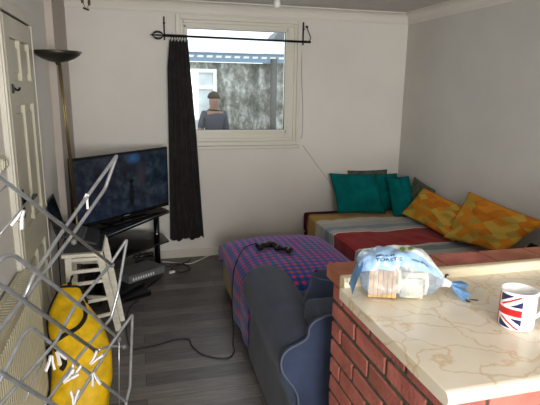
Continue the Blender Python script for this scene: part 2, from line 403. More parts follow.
# baseboards
bp = [(0, 0), (.016, 0), (.016, .062), (.010, .074), (0, .078)]
b = MB(); b.prism([(YB-p[0], p[1]) for p in bp], XS, XR, axis='X'); struct(b.build('baseboard_back', M['gloss']))
b = MB(); b.prism([(XR-p[0], p[1]) for p in bp], 1.7, YB-.016, axis='Y'); struct(b.build('baseboard_right', M['gloss']))
b = MB(); b.prism([(XL+p[0], p[1]) for p in bp], 3.40, YS, axis='Y'); struct(b.build('baseboard_left', M['gloss']))

# window: outer frame, casement sash, pane
wt = bpy.data.objects.new('window_1', None); COL.objects.link(wt); wt.location = (WX0, YB, WZ0); wt.matrix_basis = Matrix.Translation(V((WX0, YB, WZ0))); struct(wt)
def ring(b, x0, x1, z0, z1, w, y0, y1, m=None, wb=None, bev=.004):
    wb = wb or w
    for lo, hi in (((x0, z0), (x0+w, z1)), ((x1-w, z0), (x1, z1)), ((x0+w, z0), (x1-w, z0+wb)), ((x0+w, z1-w), (x1-w, z1))):
        b.box((lo[0], y0, lo[1]), (hi[0], y1, hi[1]), m, bevel=bev)
b = MB(); ring(b, WX0-.012, WX1+.012, WZ0-.012, WZ1+.012, .040, YB-.022, YB+.07); b.build('outer_frame', M['upvc'], wt)
b = MB(); ring(b, WX0+.026, WX1-.026, WZ0+.028, WZ1-.026, .030, YB-.006, YB+.06, bev=.006)
for lo, hi in (((WX0+.05, WZ0+.05), (WX0+.088, WZ1-.05)), ((WX1-.143, WZ0+.05), (WX1-.05, WZ1-.05)), ((WX0+.088, WZ0+.05), (WX1-.143, WZ0+.136)), ((WX0+.088, WZ1-.102), (WX1-.143, WZ1-.05))):
    b.box((lo[0], YB+.006, lo[1]), (hi[0], YB+.056, hi[1]))
for lo, hi in (((WX0+.062, WZ0+.075), (WX0+.082, WZ1-.07)), ((WX1-.137, WZ0+.075), (WX1-.117, WZ1-.07)), ((WX0+.062, WZ0+.108), (WX1-.117, WZ0+.130)), ((WX0+.062, WZ1-.096), (WX1-.117, WZ1-.076))):
    b.box((lo[0], YB-.002, lo[1]), (hi[0], YB+.02, hi[1]), bevel=.003)
b.build('sash', M['upvc'], wt)
b = MB(); ring(b, WX0+.086, WX1-.141, WZ0+.134, WZ1-.100, .006, YB+.008, YB+.030, bev=0); b.build('gasket', M['black'], wt)
b = MB(); b.box((WX0+.08, YB+.030, WZ0+.13), (WX1-.14, YB+.034, WZ1-.10)); b.build('pane', M['glass'], wt)
b = MB(); b.box((WX0-.02, YB-.034, WZ0-.045), (WX1+.02, YB, WZ0-.014), bevel=.006); b.build('sill', M['upvc'], wt)

# door with six panels, frame (architrave)
DX = XL; DY0, DY1, DZ = 2.62, 3.27, 1.965
dr = bpy.data.objects.new('door_1', None); COL.objects.link(dr); dr.matrix_basis = Matrix.Translation(V((DX, DY0, 0))); struct(dr)
b = MB()
cols = [(DY0+.10, DY0+.305), (DY1-.305, DY1-.10)]; rows = [(.20, .76), (.93, 1.545), (1.665, 1.865)]
b.box((DX, DY0, .008), (DX+.012, DY1, DZ))                       # recessed ground of the panels
ys = [DY0, cols[0][0], cols[0][1], cols[1][0], cols[1][1], DY1]; zs = [.008, .20, .76, .93, 1.545, 1.665, 1.865, DZ]
for i in (0, 2, 4): b.box((DX+.008, ys[i], .008), (DX+.032, ys[i+1], DZ), bevel=.002)
for i in (1, 3):
    for j in (0, 2, 4, 6): b.box((DX+.008, ys[i]-.001, zs[j]), (DX+.032, ys[i+1]+.001, zs[j+1]), bevel=.002)
    for (z0, z1) in rows:                                         # raised and fielded centres
        y0, y1 = ys[i]+.035, ys[i+1]-.035; z0 += .04; z1 -= .04
        b.prism([(y0, z0), (y1, z0), (y1, z1), (y0, z1)], DX+.010, DX+.024, axis='X')
b.build('door_panel', M['door'], dr)
b = MB(); aw = .062
for lo, hi in (((DY0-aw-.012, 0), (DY0-.012, DZ+.012)), ((DY1+.012, 0), (DY1+aw+.012, DZ+.012)), ((DY0-aw-.012, DZ+.012), (DY1+aw+.012, DZ+.012+aw))):
    b.box((DX, lo[0], lo[1]), (DX+.026, hi[0], hi[1]), bevel=.004); 
    b.box((DX, lo[0]+(.012 if hi[1] < 2.0 or lo[1] < .1 else 0), lo[1]), (DX+.034, hi[0]-.022, hi[1]), bevel=.004)
b.build('door_frame', M['gloss'], dr)
b = MB(); hy, hz = DY0+.045, 1.085
b.box((DX+.030, hy-.018, hz-.085), (DX+.038, hy+.018, hz+.055), bevel=.003)
b.tube(round_path([(DX+.036, hy, hz), (DX+.07, hy, hz), (DX+.070, hy+.02, hz+.004), (DX+.068, hy+.115, hz+.004)], .015), .010); b.lathe([(.001, -.0), (.012, 0), (.012, .012), (.001, .012)], (DX+.068, hy+.115, hz-.002))
b.build('door_handle', M['blackmetal'], dr)

# ------------------------------------------------------------------ outside the window
g = MB(); g.box((-4, YB+.2, -.3), (8, 14, 0)); struct(g.build('ground', M['ground']))
t = thing('outbuilding', 'grey pebbledashed neighbouring building seen through the window', 'building', (1.2, 7.9, 0))
b = MB(); b.box((-1.5, 7.9, 0), (4.5, 8.6, 2.03)); b.build('wall', M['pebble'], t)
b = MB(); b.box((-1.6, 7.80, 2.04), (4.6, 7.90, 2.17))
b.build('fascia', M['bluepaint'], t)
b = MB()
for k in range(42): 
    x = -1.3+k*.14; b.prism([(x, 2.095), (x+.085, 2.095), (x+.095, 2.125), (x+.01, 2.125)], 7.785, 7.80, axis='Y')
b.build('fascia_clips', M['skywhite'], t)
b = MB(); b.prism([(7.75, 2.17), (8.7, 2.40), (8.7, 2.44), (7.75, 2.21)], -1.6, 4.6, axis='X'); b.build('roof', M['skywhite'], t)
f = MB(); ring(f, .50, 1.24, .88, 1.93, .055, 7.84, 7.93, bev=.004); f.box((.55, 7.85, 1.63), (1.19, 7.92, 1.69)); f = f.build('reflected_window_frame', M['skywhite'], t)  # added frame, standing in for a bright window reflected in the glass
b = MB(); b.box((.55, 7.88, .93), (1.18, 7.895, 1.88)); b.build('reflected_window_pane', mat('reflected_window_white', (226, 236, 236), .5, var=.12, vscale=5), t)  # pale colour stands for the brightness of that reflected window
b = MB(); b.tube([(2.12, 7.78, .0), (2.12, 7.78, 2.1)], .05, seg=12); b.build('downpipe', mat('dark_downpipe', (84, 84, 80), .5), t)
tag(MB().prism([(2.50, 0), (2.88, 0), (2.88, 2.80), (2.80, 2.76), (2.70, 2.70), (2.61, 2.58), (2.55, 2.35)], 9.6, 10.2, m=None, axis='Y').build('gable', M['gablegrey']), 'grey slate gable rising at the top right corner of the window', 'roof')

# added figure outside, standing in for a person reflected in the pane
def skin_chain(name, pts, edges, m, parent=None, sub=2):
    me = bpy.data.meshes.new(name); me.from_pydata([p[0] for p in pts], edges, []); me.materials.append(m)
    o = bpy.data.objects.new(name, me); COL.objects.link(o)
    md = o.modifiers.new('skin', 'SKIN'); md.use_smooth_shade = True
    sv = me.skin_vertices[0].data if me.skin_vertices else None
    if sv is None:
        bm = bmesh.new(); bm.from_mesh(me); bm.verts.layers.skin.verify(); bm.to_mesh(me); bm.free(); sv = me.skin_vertices[0].data
    for i, p in enumerate(pts):
        r = p[1] if isinstance(p[1], tuple) else (p[1], p[1]); sv[i].radius = r; sv[i].use_root = (i == 0)
    s = o.modifiers.new('sub', 'SUBSURF'); s.levels = sub; s.render_levels = sub
    if parent: o.parent = parent
    return o
PX, PY = 1.085, 7.15
per = thing('person', 'figure in a grey top placed outside as the reflection of a person in the glass, one arm bent', 'person', (PX, PY, 0)); PS = 1.045
body = [((0, 0, .80), (.12, .085)), ((0, 0, .93), (.115, .08)), ((0, 0, 1.08), (.13, .085)), ((0, 0, 1.215), (.13, .08)), ((0, .005, 1.275), (.075, .06)), ((0, -.005, 1.31), (.052, .052)), ((0, -.01, 1.355), (.068, .078)), ((0, -.005, 1.44), (.074, .086)), ((0, 0, 1.50), (.04, .045)),
        ((-.13, 0, 1.235), (.05, .05)), ((-.19, -.01, 1.02), .042), ((-.225, -.10, .94), .032), ((-.24, -.16, .93), .022),
        ((.13, 0, 1.235), (.05, .05)), ((.17, .01, .98), .042), ((.165, -.03, .78), .03), ((.165, -.05, .70), .022),
        ((-.075, 0, .72), (.085, .08)), ((-.08, -.01, .42), (.058, .06)), ((-.085, .01, .10), .04), ((-.085, -.06, .035), (.035, .035)), ((-.085, -.14, .03), (.03, .025)),
        ((.075, 0, .72), (.085, .08)), ((.08, -.01, .42), (.058, .06)), ((.085, .01, .10), .04), ((.085, -.06, .035), (.035, .035)), ((.085, -.14, .03), (.03, .025))]
ed = [(0, 1), (1, 2), (2, 3), (3, 4), (4, 5), (5, 6), (6, 7), (7, 8), (3, 9), (9, 10), (10, 11), (11, 12), (3, 13), (13, 14), (14, 15), (15, 16), (0, 17), (17, 18), (18, 19), (19, 20), (20, 21), (0, 22), (22, 23), (23, 24), (24, 25), (25, 26)]
skin_chain('body', body, ed, M['skin'], per)
def grow(pts, k): return [(p[0], (p[1][0]+k, p[1][1]+k) if isinstance(p[1], tuple) else p[1]+k) for p in pts]
sh = [body[i] for i in (1, 2, 3, 9, 10, 13, 14)]; skin_chain('shirt', grow([((0, 0, .84), (.125, .09))]+sh, .012), [(0, 1), (1, 2), (2, 3), (3, 4), (4, 5), (3, 6), (6, 7)], M['shirt'], per)
tr = [body[i] for i in (0, 17, 18, 19, 22, 23, 24)]; skin_chain('trousers', grow(tr, .012), [(0, 1), (1, 2), (2, 3), (0, 4), (4, 5), (5, 6)], M['trouser'], per)
def ball(b, c, r, seg=14, rings=8, m=None, cut=None):
    pr = [(max(1e-4, math.sin(PI*k/rings))*r[0], -math.cos(PI*k/rings)*r[2]) for k in range(rings+1)]
    if cut is not None: pr = [p for p in pr if p[1] > cut*r[2]]
    sc = Matrix.Diagonal(V((1, r[1]/r[0], 1))); b.lathe(pr, c, m, seg=seg, R=sc)
b = MB(); ball(b, (PX, PY+.014, 1.44), (.086, .094, .098), cut=-.35); b.build('hair', M['hair'], per)
for sx in (-.024, .024):
    b = MB(); ball(b, (PX+sx, PY-.078, 1.405), (.007, .005, .006), seg=8, rings=6); b.build('eye', M['black'], per)
b = MB(); b.prism([(PX-.009, 1.365), (PX+.009, 1.365), (PX, 1.40)], PY-.10, PY-.07, axis='Y'); b.build('nose', M['skin'], per)

per.scale = (PS, PS, PS)
# ------------------------------------------------------------------ curtain rail and curtain
t = thing('curtain_rail', 'black iron curtain rail with twisted cage finial above the window', 'curtain rail', (.9, 4.73, 2.09))
RY = 4.735
b = MB(); b.tube([(.275, RY, 2.093), (1.65, RY, 2.083)], .0105); b.build('rod', M['blackmetal'], t)
f = MB(); 
for k in range(4):
    a = k*PI/4; f.tube([(.232+.042*math.cos(q), RY+.035*math.sin(q)*math.cos(a), 2.093+.035*math.sin(q)*math.sin(a)) for q in [2*PI*j/20 for j in range(20)]], .0035, closed=True, seg=6)
f.tube([(.165, RY, 2.093), (.19, RY, 2.093)], [.002, .010]); f.tube([(.27, RY, 2.093), (.29, RY, 2.093)], .012)
f.build('finial', M['blackmetal'], t)
f = MB()
for k in range(15):
    x = .30+k*.012; f.tube([(x, RY+.012*math.cos(q), 2.092+.012*math.sin(q)) for q in [2*PI*j/10 for j in range(10)]], .003, closed=True, seg=5)
f.build('twisted_collar', M['blackmetal'], t)
for x, top in ((.292, 2.262), (1.603, 2.272)):
    f = MB(); f.box((x-.007, YB-.012, 2.06), (x+.007, YB, top), bevel=.002); f.tube([(x, YB-.006, 2.093), (x, RY, 2.090)], .007); f.lathe([(.001, 0), (.011, 0), (.011, .01), (.001, .01)], (x, YB-.02, 2.20)); f.build('bracket', M['blackmetal'], t)
f = MB(); f.tube(smooth_path([(1.632, RY, 2.085), (1.645, RY-.01, 2.12), (1.625, RY-.01, 2.17), (1.606, RY-.01, 2.215)]), .0045); ball(f, (1.606, RY-.01, 2.218), (.012, .012, .012)); f.build('end_hook', M['blackmetal'], t)

t = thing('curtain', 'long black pleated curtain hanging at the left of the window', 'curtain', (.44, 4.72, .2))
def curt(u, v):
    z = 2.055-(2.055-.20)*v
    xl = .330+(-.022 if v > .12 else -.022*v/.12)*1+(-.03*v); xr = .492+.065*min(1, v/.45)+.055*max(0, (v-.45)/.55)
    x = xl+(xr-xl)*u
    ph = u*5.5*2*PI; amp = .010+.012*v
    y = RY+.012+amp*math.sin(ph+1.3*v)+.006*math.sin(ph*.5+3*v)
    if v < .02: z += .012*math.sin(ph)
    if v > .97: z += .012*math.sin(ph*.43+1)+.014*u
    return V((x+.006*math.sin(ph*1.0+v*2), y, z))
b = MB(); b.grid(110, 40, curt)
bmesh.ops.solidify(b.bm, geom=b.bm.faces[:], thickness=.003); b.build('curtain_panel', M['curtain'], t, fix=False)
f = MB()
for k in range(7):
    x = .345+k*.022; f.tube([(x, RY+.016*math.cos(q), 2.080+.018*math.sin(q)) for q in [2*PI*j/12 for j in range(12)]], .0028, closed=True, seg=5)
f.build('curtain_rings', M['blackmetal'], t)

# cables on the wall
c = MB().tube(smooth_path([(1.588, YB-.006, 2.05), (1.60, YB-.006, 1.75), (1.617, YB-.006, 1.50), (1.622, YB-.006, 1.35), (1.618, YB-.006, 1.19), (1.60, YB-.006, 1.165)], 8), .0022, seg=6).build('aerial_cable', M['greyplastic'])
tag(c, 'thin grey cable running down beside the right edge of the window', 'cable')
c = MB().tube(smooth_path([(1.63, YB-.005, 1.095), (1.75, YB-.005, .94), (1.86, YB-.005, .80), (1.975, YB-.005, .652), (2.06, YB-.005, .54), (2.09, YB-.006, .40), (2.10, YB-.006, .082)], 6), .0032, seg=6).build('aerial_cable', mat('beige_cable', (178, 168, 154), .6))
tag(c, 'beige cable slanting down the wall towards the teal cushions', 'cable')

# ------------------------------------------------------------------ floor lamp
LB = V((-.425, 3.88, 0)); LT = V((-.438, 3.43, 1.805))
t = thing('floor_lamp', 'tall brass uplighter floor lamp with dark bowl shade behind the television', 'lamp', LB)
b = MB(); b.lathe([(.001, 0), (.125, 0), (.13, .008), (.12, .02), (.02, .03), (.001, .03)], LB); b.build('base', M['bowl'], t)
b = MB(); 
d = V((.011, 0, 0)); b.tube([LB+V((0, 0, .02)), LB.lerp(LT, .45)], .0078); b.tube([LB.lerp(LT, .45), LT], .0062)
b.tube([LB.lerp(LT, .45)+d, LT+d], .005, seg=6)
b.build('pole', M['brass'], t)
b = MB(); b.lathe([(.001, -.035), (.014, -.035), (.018, -.02), (.001, -.02)], LT); prof = [(.015, -.022), (.055, -.014), (.095, .002), (.125, .022), (.144, .044), (.140, .046), (.118, .026), (.09, .008), (.05, -.006), (.001, -.012)]
b.lathe(prof, LT, seg=40); b.build('lamp_shade', M['bowl'], t)

# ------------------------------------------------------------------ television
A0, A1 = V((-.460, 3.84, 0)), V((.270, 4.55, 0))                # left and right ends of the panel
ux = (A1-A0).normalized(); nrm = V((ux.y, -ux.x, 0)); W = (A1-A0).length
TVM = Matrix(((ux.x, -nrm.x, 0, A0.x), (ux.y, -nrm.y, 0, A0.y), (0, 0, 1, 0), (0, 0, 0, 1)))   # local x along, y away, z up
tv = thing('television', 'black flat screen television showing a dark blue game scene', 'television', (A0+A1)/2+V((0, 0, .59)))
z0, z1 = .598, 1.134
def tl(b, m): bmesh.ops.transform(b.bm, matrix=m, verts=b.bm.verts[:]); return b
b = MB(); b.box((0, 0, z0), (W, .035, z1), bevel=.005); b.box((.1, .03, z0+.06), (W-.1, .075, z1-.08), bevel=.01); tl(b, TVM).build('casing', M['blackgloss'], tv)
b = MB(); b.grid(1, 1, lambda u, v: V((.020+(W-.04)*u, -.002, z0+.032+(z1-z0-.052)*v)), uvs=lambda u, v: (u, v), smooth=False); tl(b, TVM).build('screen', M['screen'], tv, fix=False)
b = MB(); b.box((W/2-.035, .005, .585), (W/2+.035, .035, z0+.03)); b.box((W/2-.2, -.075, .576), (W/2+.2, .105, .588), bevel=.004); tl(b, TVM).build('pedestal', M['blackgloss'], tv)
b = MB(); b.box((W/2-.03, -.0035, z0+.010), (W/2+.03, -.0005, z0+.018)); tl(b, TVM).build('badge', M['silver'], tv)

# television stand
ts = thing('television_stand', 'black glass corner television stand with three tiers under the television', 'tv stand', (-.1, 4.3, 0))
top = [(.265, 4.44), (.235, 4.54), (.02, 4.76), (-.38, 4.76), (-.50, 4.60), (-.50, 4.02), (-.46, 3.72), (-.24, 3.72)]
def chamf(pts, z, h, name, m):
    bb = MB(); bb.prism(pts, z, z+h); bmesh.ops.bevel(bb.bm, geom=[e for e in bb.bm.edges], offset=.003, segments=1, affect='EDGES'); return bb.build(name, m, ts)
chamf(top, .553, .022, 'top_shelf', M['blackgloss'])
mid = [(.245, 4.27), (.20, 4.52), (.0, 4.64), (-.36, 4.66), (-.44, 4.55), (-.44, 3.86), (-.20, 3.84)]
chamf(mid, .335, .014, 'middle_shelf', M['blackgloss'])
base = [(.20, 4.46), (.18, 4.58), (.0, 4.72), (-.36, 4.72), (-.46, 4.55), (-.46, 3.80), (-.20, 3.80), (.02, 4.06)]
chamf(base, .050, .022, 'base_shelf', M['black'])
for px_, py_ in ((.150, 4.505), (-.33, 3.90), (-.38, 4.60)):
    b = MB(); b.tube([(px_, py_, 0), (px_, py_, .556)], .026, seg=16); b.build('post', M['blackgloss'], ts)

# set-top box on the base shelf, black box on the floor
def rotbox(name, c, size, ang, m, parent=None, bev=.004, tilt=0):
    R = Matrix.Translation(V(c)) @ Matrix.Rotation(ang, 4, 'Z') @ Matrix.Rotation(tilt, 4, 'X')
    b = MB(); b.box((-size[0]/2, -size[1]/2, 0), (size[0]/2, size[1]/2, size[2]), bevel=bev); tl(b, R); return b.build(name, m, parent), R
t = thing('set_top_box', 'silver set-top box lying on the bottom tier of the television stand', 'set-top box', (-.02, 4.22, .068))
o, R = rotbox('casing', (-.02, 4.22, .0735), (.37, .24, .065), .62, M['greyplastic'], t)
b = MB(); b.box((-.165, -.124, .012), (.165, -.1195, .05)); tl(b, R).build('front_panel', M['silver'], t)
b = MB()
for k in range(9): b.box((-.15+k*.025, -.127, .02), (-.138+k*.025, -.123, .042))
tl(b, R).build('buttons', M['whiteplastic'], t)
t = thing('media_box', 'flat black box on the floor in front of the television stand', 'box', (-.08, 3.96, 0))
o, R = rotbox('casing', (-.075, 3.93, .001), (.25, .15, .040), .50, M['black'], t)
b = MB(); b.box((-.11, -.0775, .012), (.11, -.0745, .03)); tl(b, R).build('front_panel', M['blackgloss'], t)
t = thing('game_controller', 'black game controller on the bottom tier behind the silver box', 'game controller', (.05, 4.43, .068))
b = MB()
for k, (x, y) in enumerate(((-.06, 0), (-.02, .01), (.03, .01), (.07, 0))): ball(b, (.02+x, 4.50+y+x*.4, .155), (.03, .025, .018))
b.tube([(-.04, 4.47, .15), (.10, 4.53, .15)], .014); b.box((-.05, 4.46, .068), (.11, 4.53, .145)); b.build('grip', M['black'], t)

# ------------------------------------------------------------------ stool with the laptop
t = thing('step_stool', 'white painted wooden step stool with rungs, carrying the open laptop', 'stool', (-.37, 3.45, 0))
def plank(p, q, w, d, name, m=M['stool'], par=None, side=V((1, 0, 0))):
    p, q = V(p), V(q); ax = (q-p).normalized(); s_ = (side-ax*side.dot(ax)).normalized(); f_ = ax.cross(s_)
    b = MB(); vs = []
    for c0 in (p, q):
        for a, c in ((-1, -1), (1, -1), (1, 1), (-1, 1)): vs.append(b.bm.verts.new(c0+s_*a*w/2+f_*c*d/2))
    for k in range(4): b.face([vs[k], vs[(k+1) % 4], vs[4+(k+1) % 4], vs[4+k]])
    b.face(vs[:4][::-1]); b.face(vs[4:])
    bmesh.ops.bevel(b.bm, geom=b.bm.edges[:], offset=.003, segments=2, affect='EDGES')
    return b.build(name, m, par or t)
b = MB(); b.box((-.475, 3.18, .602), (-.232, 3.60, .624), bevel=.004); b.build('top', M['stool'], t)
plank((-.452, 3.20, 0), (-.440, 3.22, .602), .038, .024, 'leg')
plank((-.168, 3.36, 0), (-.252, 3.22, .602), .042, .026, 'leg')
plank((-.470, 3.62, 0), (-.452, 3.62, .602), .036, .024, 'leg')
plank((-.150, 3.50, 0), (-.245, 3.60, .602), .042, .026, 'leg')
for z in (.575, .495, .41, .275, .15):
    k = z/.602; xr = -.168+k*(-.084); yr = 3.36-k*.14; plank((-.444, 3.22, z), (xr, yr, z), .022, .018, 'rung', side=V((0, 0, 1)))
for z in (.43, .17):
    k = z/.602; plank((-.465, 3.62, z), (-.150-k*.095, 3.50+k*.10, z), .022, .018, 'rung', side=V((0, 0, 1)))
t = thing('laptop_stand', 'low black wedge under the laptop on the white stool', 'laptop stand', (-.37, 3.45, .624))
b = MB(); b.prism([(-.465, .6245), (-.236, .6245), (-.236, .634), (-.262, .634), (-.465, .697)], 3.215, 3.595, axis='Y'); b.build('wedge', M['black'], t)
t = thing('laptop', 'open black laptop with its lid tilted back, above the white stool', 'laptop', (-.38, 3.46, .67))
R = Matrix.Translation(V((-.512, 3.29, .7145))) @ Matrix.Rotation(math.radians(18), 4, 'Y')
b = MB(); b.box((0, 0, 0), (.250, .335, .018), bevel=.004); lb = tl(b, R).build('base', M['black'], t)
b = MB()
for i in range(5):
    for j in range(14): b.box((.050+i*.024, .02+j*.0215, .017), (.069+i*.024, .037+j*.0215, .0205))
tl(b, R).build('keyboard', M['keys'], lb)
R2 = Matrix.Translation(V((-.506, 3.29, .730))) @ Matrix.Rotation(-.25, 4, 'Y')
b = MB(); b.box((-.009, 0, .0), (0, .335, .205), bevel=.003); ll = tl(b, R2).build('lid', M['black'], t)
b = MB(); b.box((0, .014, .018), (.001, .321, .192)); tl(b, R2).build('screen', M['blackgloss'], ll)

# ------------------------------------------------------------------ yellow bag leaning on the stool
bag = thing('peg_bag', 'large yellow laundry bag with black trim leaning against the white stool', 'bag', (-.36, 2.80, 0))
import math as _m
keys = [  # z, left x, right x, y centre, half depth
(0.0, -.462, -.205, 2.46, .08), (.06, -.468, -.195, 2.47, .095), (.15, -.470, -.182, 2.49, .105), (.25, -.472, -.178, 2.53, .105), (.33, -.480, -.185, 2.60, .095), (.40, -.490, -.215, 2.65, .085), (.46, -.49, -.265, 2.71, .075), (.50, -.475, -.305, 2.77, .06), (.535, -.455, -.335, 2.82, .035), (.555, -.44, -.355, 2.85, .012)]
def interp(z):
    for a, c in zip(keys, keys[1:]):
        if a[0] <= z <= c[0]:
            k = (z-a[0])/(c[0]-a[0]); return [a[i]+(c[i]-a[i])*k for i in range(5)]
    return keys[-1]
def bagf(u, v):
    z, xl, xr, yc, hd = interp(v*.555)
    a = 2*PI*u; cx, cw = (xl+xr)/2, (xr-xl)/2
    ca, sa = math.cos(a), math.sin(a)
    x = cx+cw*math.copysign(abs(ca)**.8, ca); y = yc+hd*math.copysign(abs(sa)**.9, sa)
    nn = noise.noise(V((x*9, y*9, z*7)))*.022
    return V((x+nn, y+nn*1.2, z if v in (0, 1) else z+nn*.3))
b = MB(); b.grid(48, 36, bagf, wrapu=True); b.bm.verts.ensure_lookup_table()
b.face([v for v in b.bm.verts if v.co.z < .001][::1]) if False else None
b.build('bag_body', M['yellow'], bag)
def bp_(u, v, off=.006):
    p = bagf(u, v); z, xl, xr, yc, hd = interp(v*.555); c = V(((xl+xr)/2, yc, p.z)); return p+(p-c).normalized()*off
def strap(uvs, w, name):
    b = MB(); b.tube(smooth_path([bp_(u, v) for u, v in uvs], 6), w, seg=8); return b.build(name, M['blackcloth'], bag)
strap([(.5, .10), (.505, .35), (.51, .6), (.515, .8), (.52, .95)], .007, 'trim')
strap([(.53, .97), (.60, .985), (.70, .99), (.80, .99), (.9, .985), (.97, .96), (.985, .88)], .007, 'trim')
strap([(.90, .90), (.84, .82), (.78, .76), (.70, .70), (.62, .64), (.56, .58)], .011, 'trim')
strap([(.60, .64), (.66, .60), (.69, .52), (.66, .46)], .012, 'handle')
b = MB(); b.tube(smooth_path([(-.392, 2.85, .555), (-.386, 2.86, .58), (-.38, 2.89, .59), (-.39, 2.92, .575)], 6), .006); ball(b, (-.392, 2.85, .562), (.013, .013, .012)); b.build('hook', M['blackcloth'], bag)
sk_ = thing('dark_bag', 'black cloth bundle on the floor between radiator and yellow bag', 'bag', (-.515, 2.68, 0))
b = MB(); 
def db(u, v):
    a = 2*PI*u; r = math.sin(PI*min(1, max(.0, v*.93+.07))) ** .6
    p = V((-.515+.045*r*math.cos(a), 2.68+.10*r*math.sin(a), .28*v)); return p+V((1, 1, 0))*noise.noise(p*12)*.012
b.grid(24, 16, db, wrapu=True); b.build('bundle', M['blackcloth'], sk_)

# ------------------------------------------------------------------ radiator and light switch
t = thing('radiator', 'cream ribbed panel radiator on the left wall below the light switch', 'radiator', (-.53, 1.9, .15))
RY0, RY1, RZ0, RZ1, RXF = .95, 2.50, .13, .765, -.478
pts = []; n = 54
b = MB(); 
prof = []
for k in range(n):
    y = RY0+.02+(RY1-RY0-.04)*k/n; w = (RY1-RY0-.04)/n
    prof += [(RXF-.008, y), (RXF-.008, y+w*.25), (RXF, y+w*.42), (RXF, y+w*.82)]
prof += [(RXF-.008, RY1-.02), (RXF-.002, RY1-.015), (RXF-.002, RY1), (RXF-.02, RY1), (RXF-.02, RY0), (RXF-.002, RY0)]
b.prism(prof, RZ0+.03, RZ1-.03); b.box((RXF-.02, RY0, RZ0), (RXF-.004, RY1, RZ0+.035), bevel=.003); b.box((RXF-.02, RY0, RZ1-.035), (RXF-.004, RY1, RZ1), bevel=.003)
b.build('front_panel', M['radiator'], t)
b = MB(); b.box((-.570, RY0, RZ0), (-.558, RY1, RZ1-.004), bevel=.003); b.build('rear_panel', M['radiator'], t)
b = MB(); b.box((-.570, RY0, RZ1-.004), (-.552, RY1, RZ1+.008), bevel=.002); b.box((-.500, RY0, RZ1-.004), (RXF, RY1, RZ1+.008), bevel=.002)
for k in range(60): b.box((-.552, RY0+.01+k*.0273, RZ1-.002), (-.500, RY0+.019+k*.0273, RZ1+.006))
b.build('top_grille', M['radiator'], t)
b = MB()
for k in range(40): b.box((-.556, RY0+.01+k*.041, RZ0+.05), (-.500, RY0+.016+k*.041, RZ1-.02))
b.build('convector_fins', M['radiator_dark'], t)
b = MB(); b.box((-.565, RY1, RZ0+.01), (RXF-.004, RY1+.006, RZ1+.006), bevel=.002); b.build('side_cover', M['radiator'], t)
for yy in (1.2, 2.35):
    b = MB(); b.box((XL+.001, yy, .3), (-.57, yy+.03, .7)); b.build('wall_bracket', M['radiator_dark'], t)
b = MB(); b.tube([(-.53, RY1+.03, 0), (-.53, RY1+.03, .19), ], .0075); b.tube([(-.53, RY1+.03, .17), (-.53, RY1, .17)], .0075); b.lathe([(.001, 0), (.017, 0), (.018, .05), (.001, .055)], (-.53, RY1+.03, .17)); b.build('valve', M['whiteplastic'], t)

t = thing('light_switch', 'cream double light switch on the wall left of the door', 'light switch', (XL, 2.465, 1.30))
b = MB(); b.box((XL, 2.415, 1.265), (XL+.008, 2.515, 1.335), bevel=.003); b.box((XL+.006, 2.425, 1.275), (XL+.018, 2.505, 1.325), bevel=.003); b.build('plate', M['switchp'], t)
for yy in (2.43, 2.48):
    b = MB(); b.box((XL+.017, yy, 1.285), (XL+.023, yy+.020, 1.316), bevel=.002); b.build('rocker', M['switchp'], t)
t = thing('coat_hook', 'small dark hook on the upper rail of the white door', 'hook', (DX+.032, 2.69, 1.625))
b = MB(); b.prism([(2.665, 1.605), (2.665, 1.65), (2.72, 1.628)], DX+.033, DX+.040, axis='X'); b.build('plate', M['blackmetal'], t)
b = MB(); b.tube(smooth_path([(DX+.038, 2.68, 1.628), (DX+.055, 2.69, 1.62), (DX+.060, 2.70, 1.632)], 5), .005); b.build('prong', M['blackmetal'], t)

# ------------------------------------------------------------------ ceiling fittings
t = thing('ceiling_pendant', 'small clear bulb hanging from the ceiling in front of the window', 'ceiling light', (.998, 3.6, 2.40))
b = MB(); b.lathe([(.001, -.02), (.035, -.018), (.04, 0), (.001, 0)], (.998, 3.6, 2.40)); b.build('rose', M['whiteplastic'], t)
b = MB(); b.tube([(.998, 3.6, 2.385), (.998, 3.6, 2.27)], .004); b.build('cord', M['whiteplastic'], t)
b = MB(); b.lathe([(.001, .07), (.013, .07), (.015, .03), (.024, .012), (.027, -.006), (.022, -.024), (.010, -.032), (.001, -.034)], (.998, 3.6, 2.225)); b.build('bulb', M['bulbglass'], t)
cl = V((-.226, 3.0, 2.40))
t = thing('ceiling_lamp', 'dark brass ceiling lamp whose hanging arms show at the top left', 'ceiling light', cl)
b = MB(); b.lathe([(.001, -.025), (.05, -.02), (.055, 0), (.001, 0)], cl); b.build('rose', M['brass'], t)
b = MB(); b.tube([cl+V((-.014, 0, -.02)), cl+V((-.014, 0, -.325))], .007); b.tube([cl+V((.014, 0, -.02)), cl+V((.020, 0, -.335))], .007); b.build('arms', M['brass'], t)
b = MB(); b.lathe([(.001, -.004), (.016, -.004), (.017, .004), (.001, .005)], cl+V((.002, 0, -.355)), R=Matrix.Rotation(.3, 3, 'Y')); b.tube([cl+V((-.014, 0, -.32)), cl+V((.002, 0, -.355)), cl+V((.02, 0, -.33))], .002, seg=6); b.build('end_cap', M['bowl'], t)

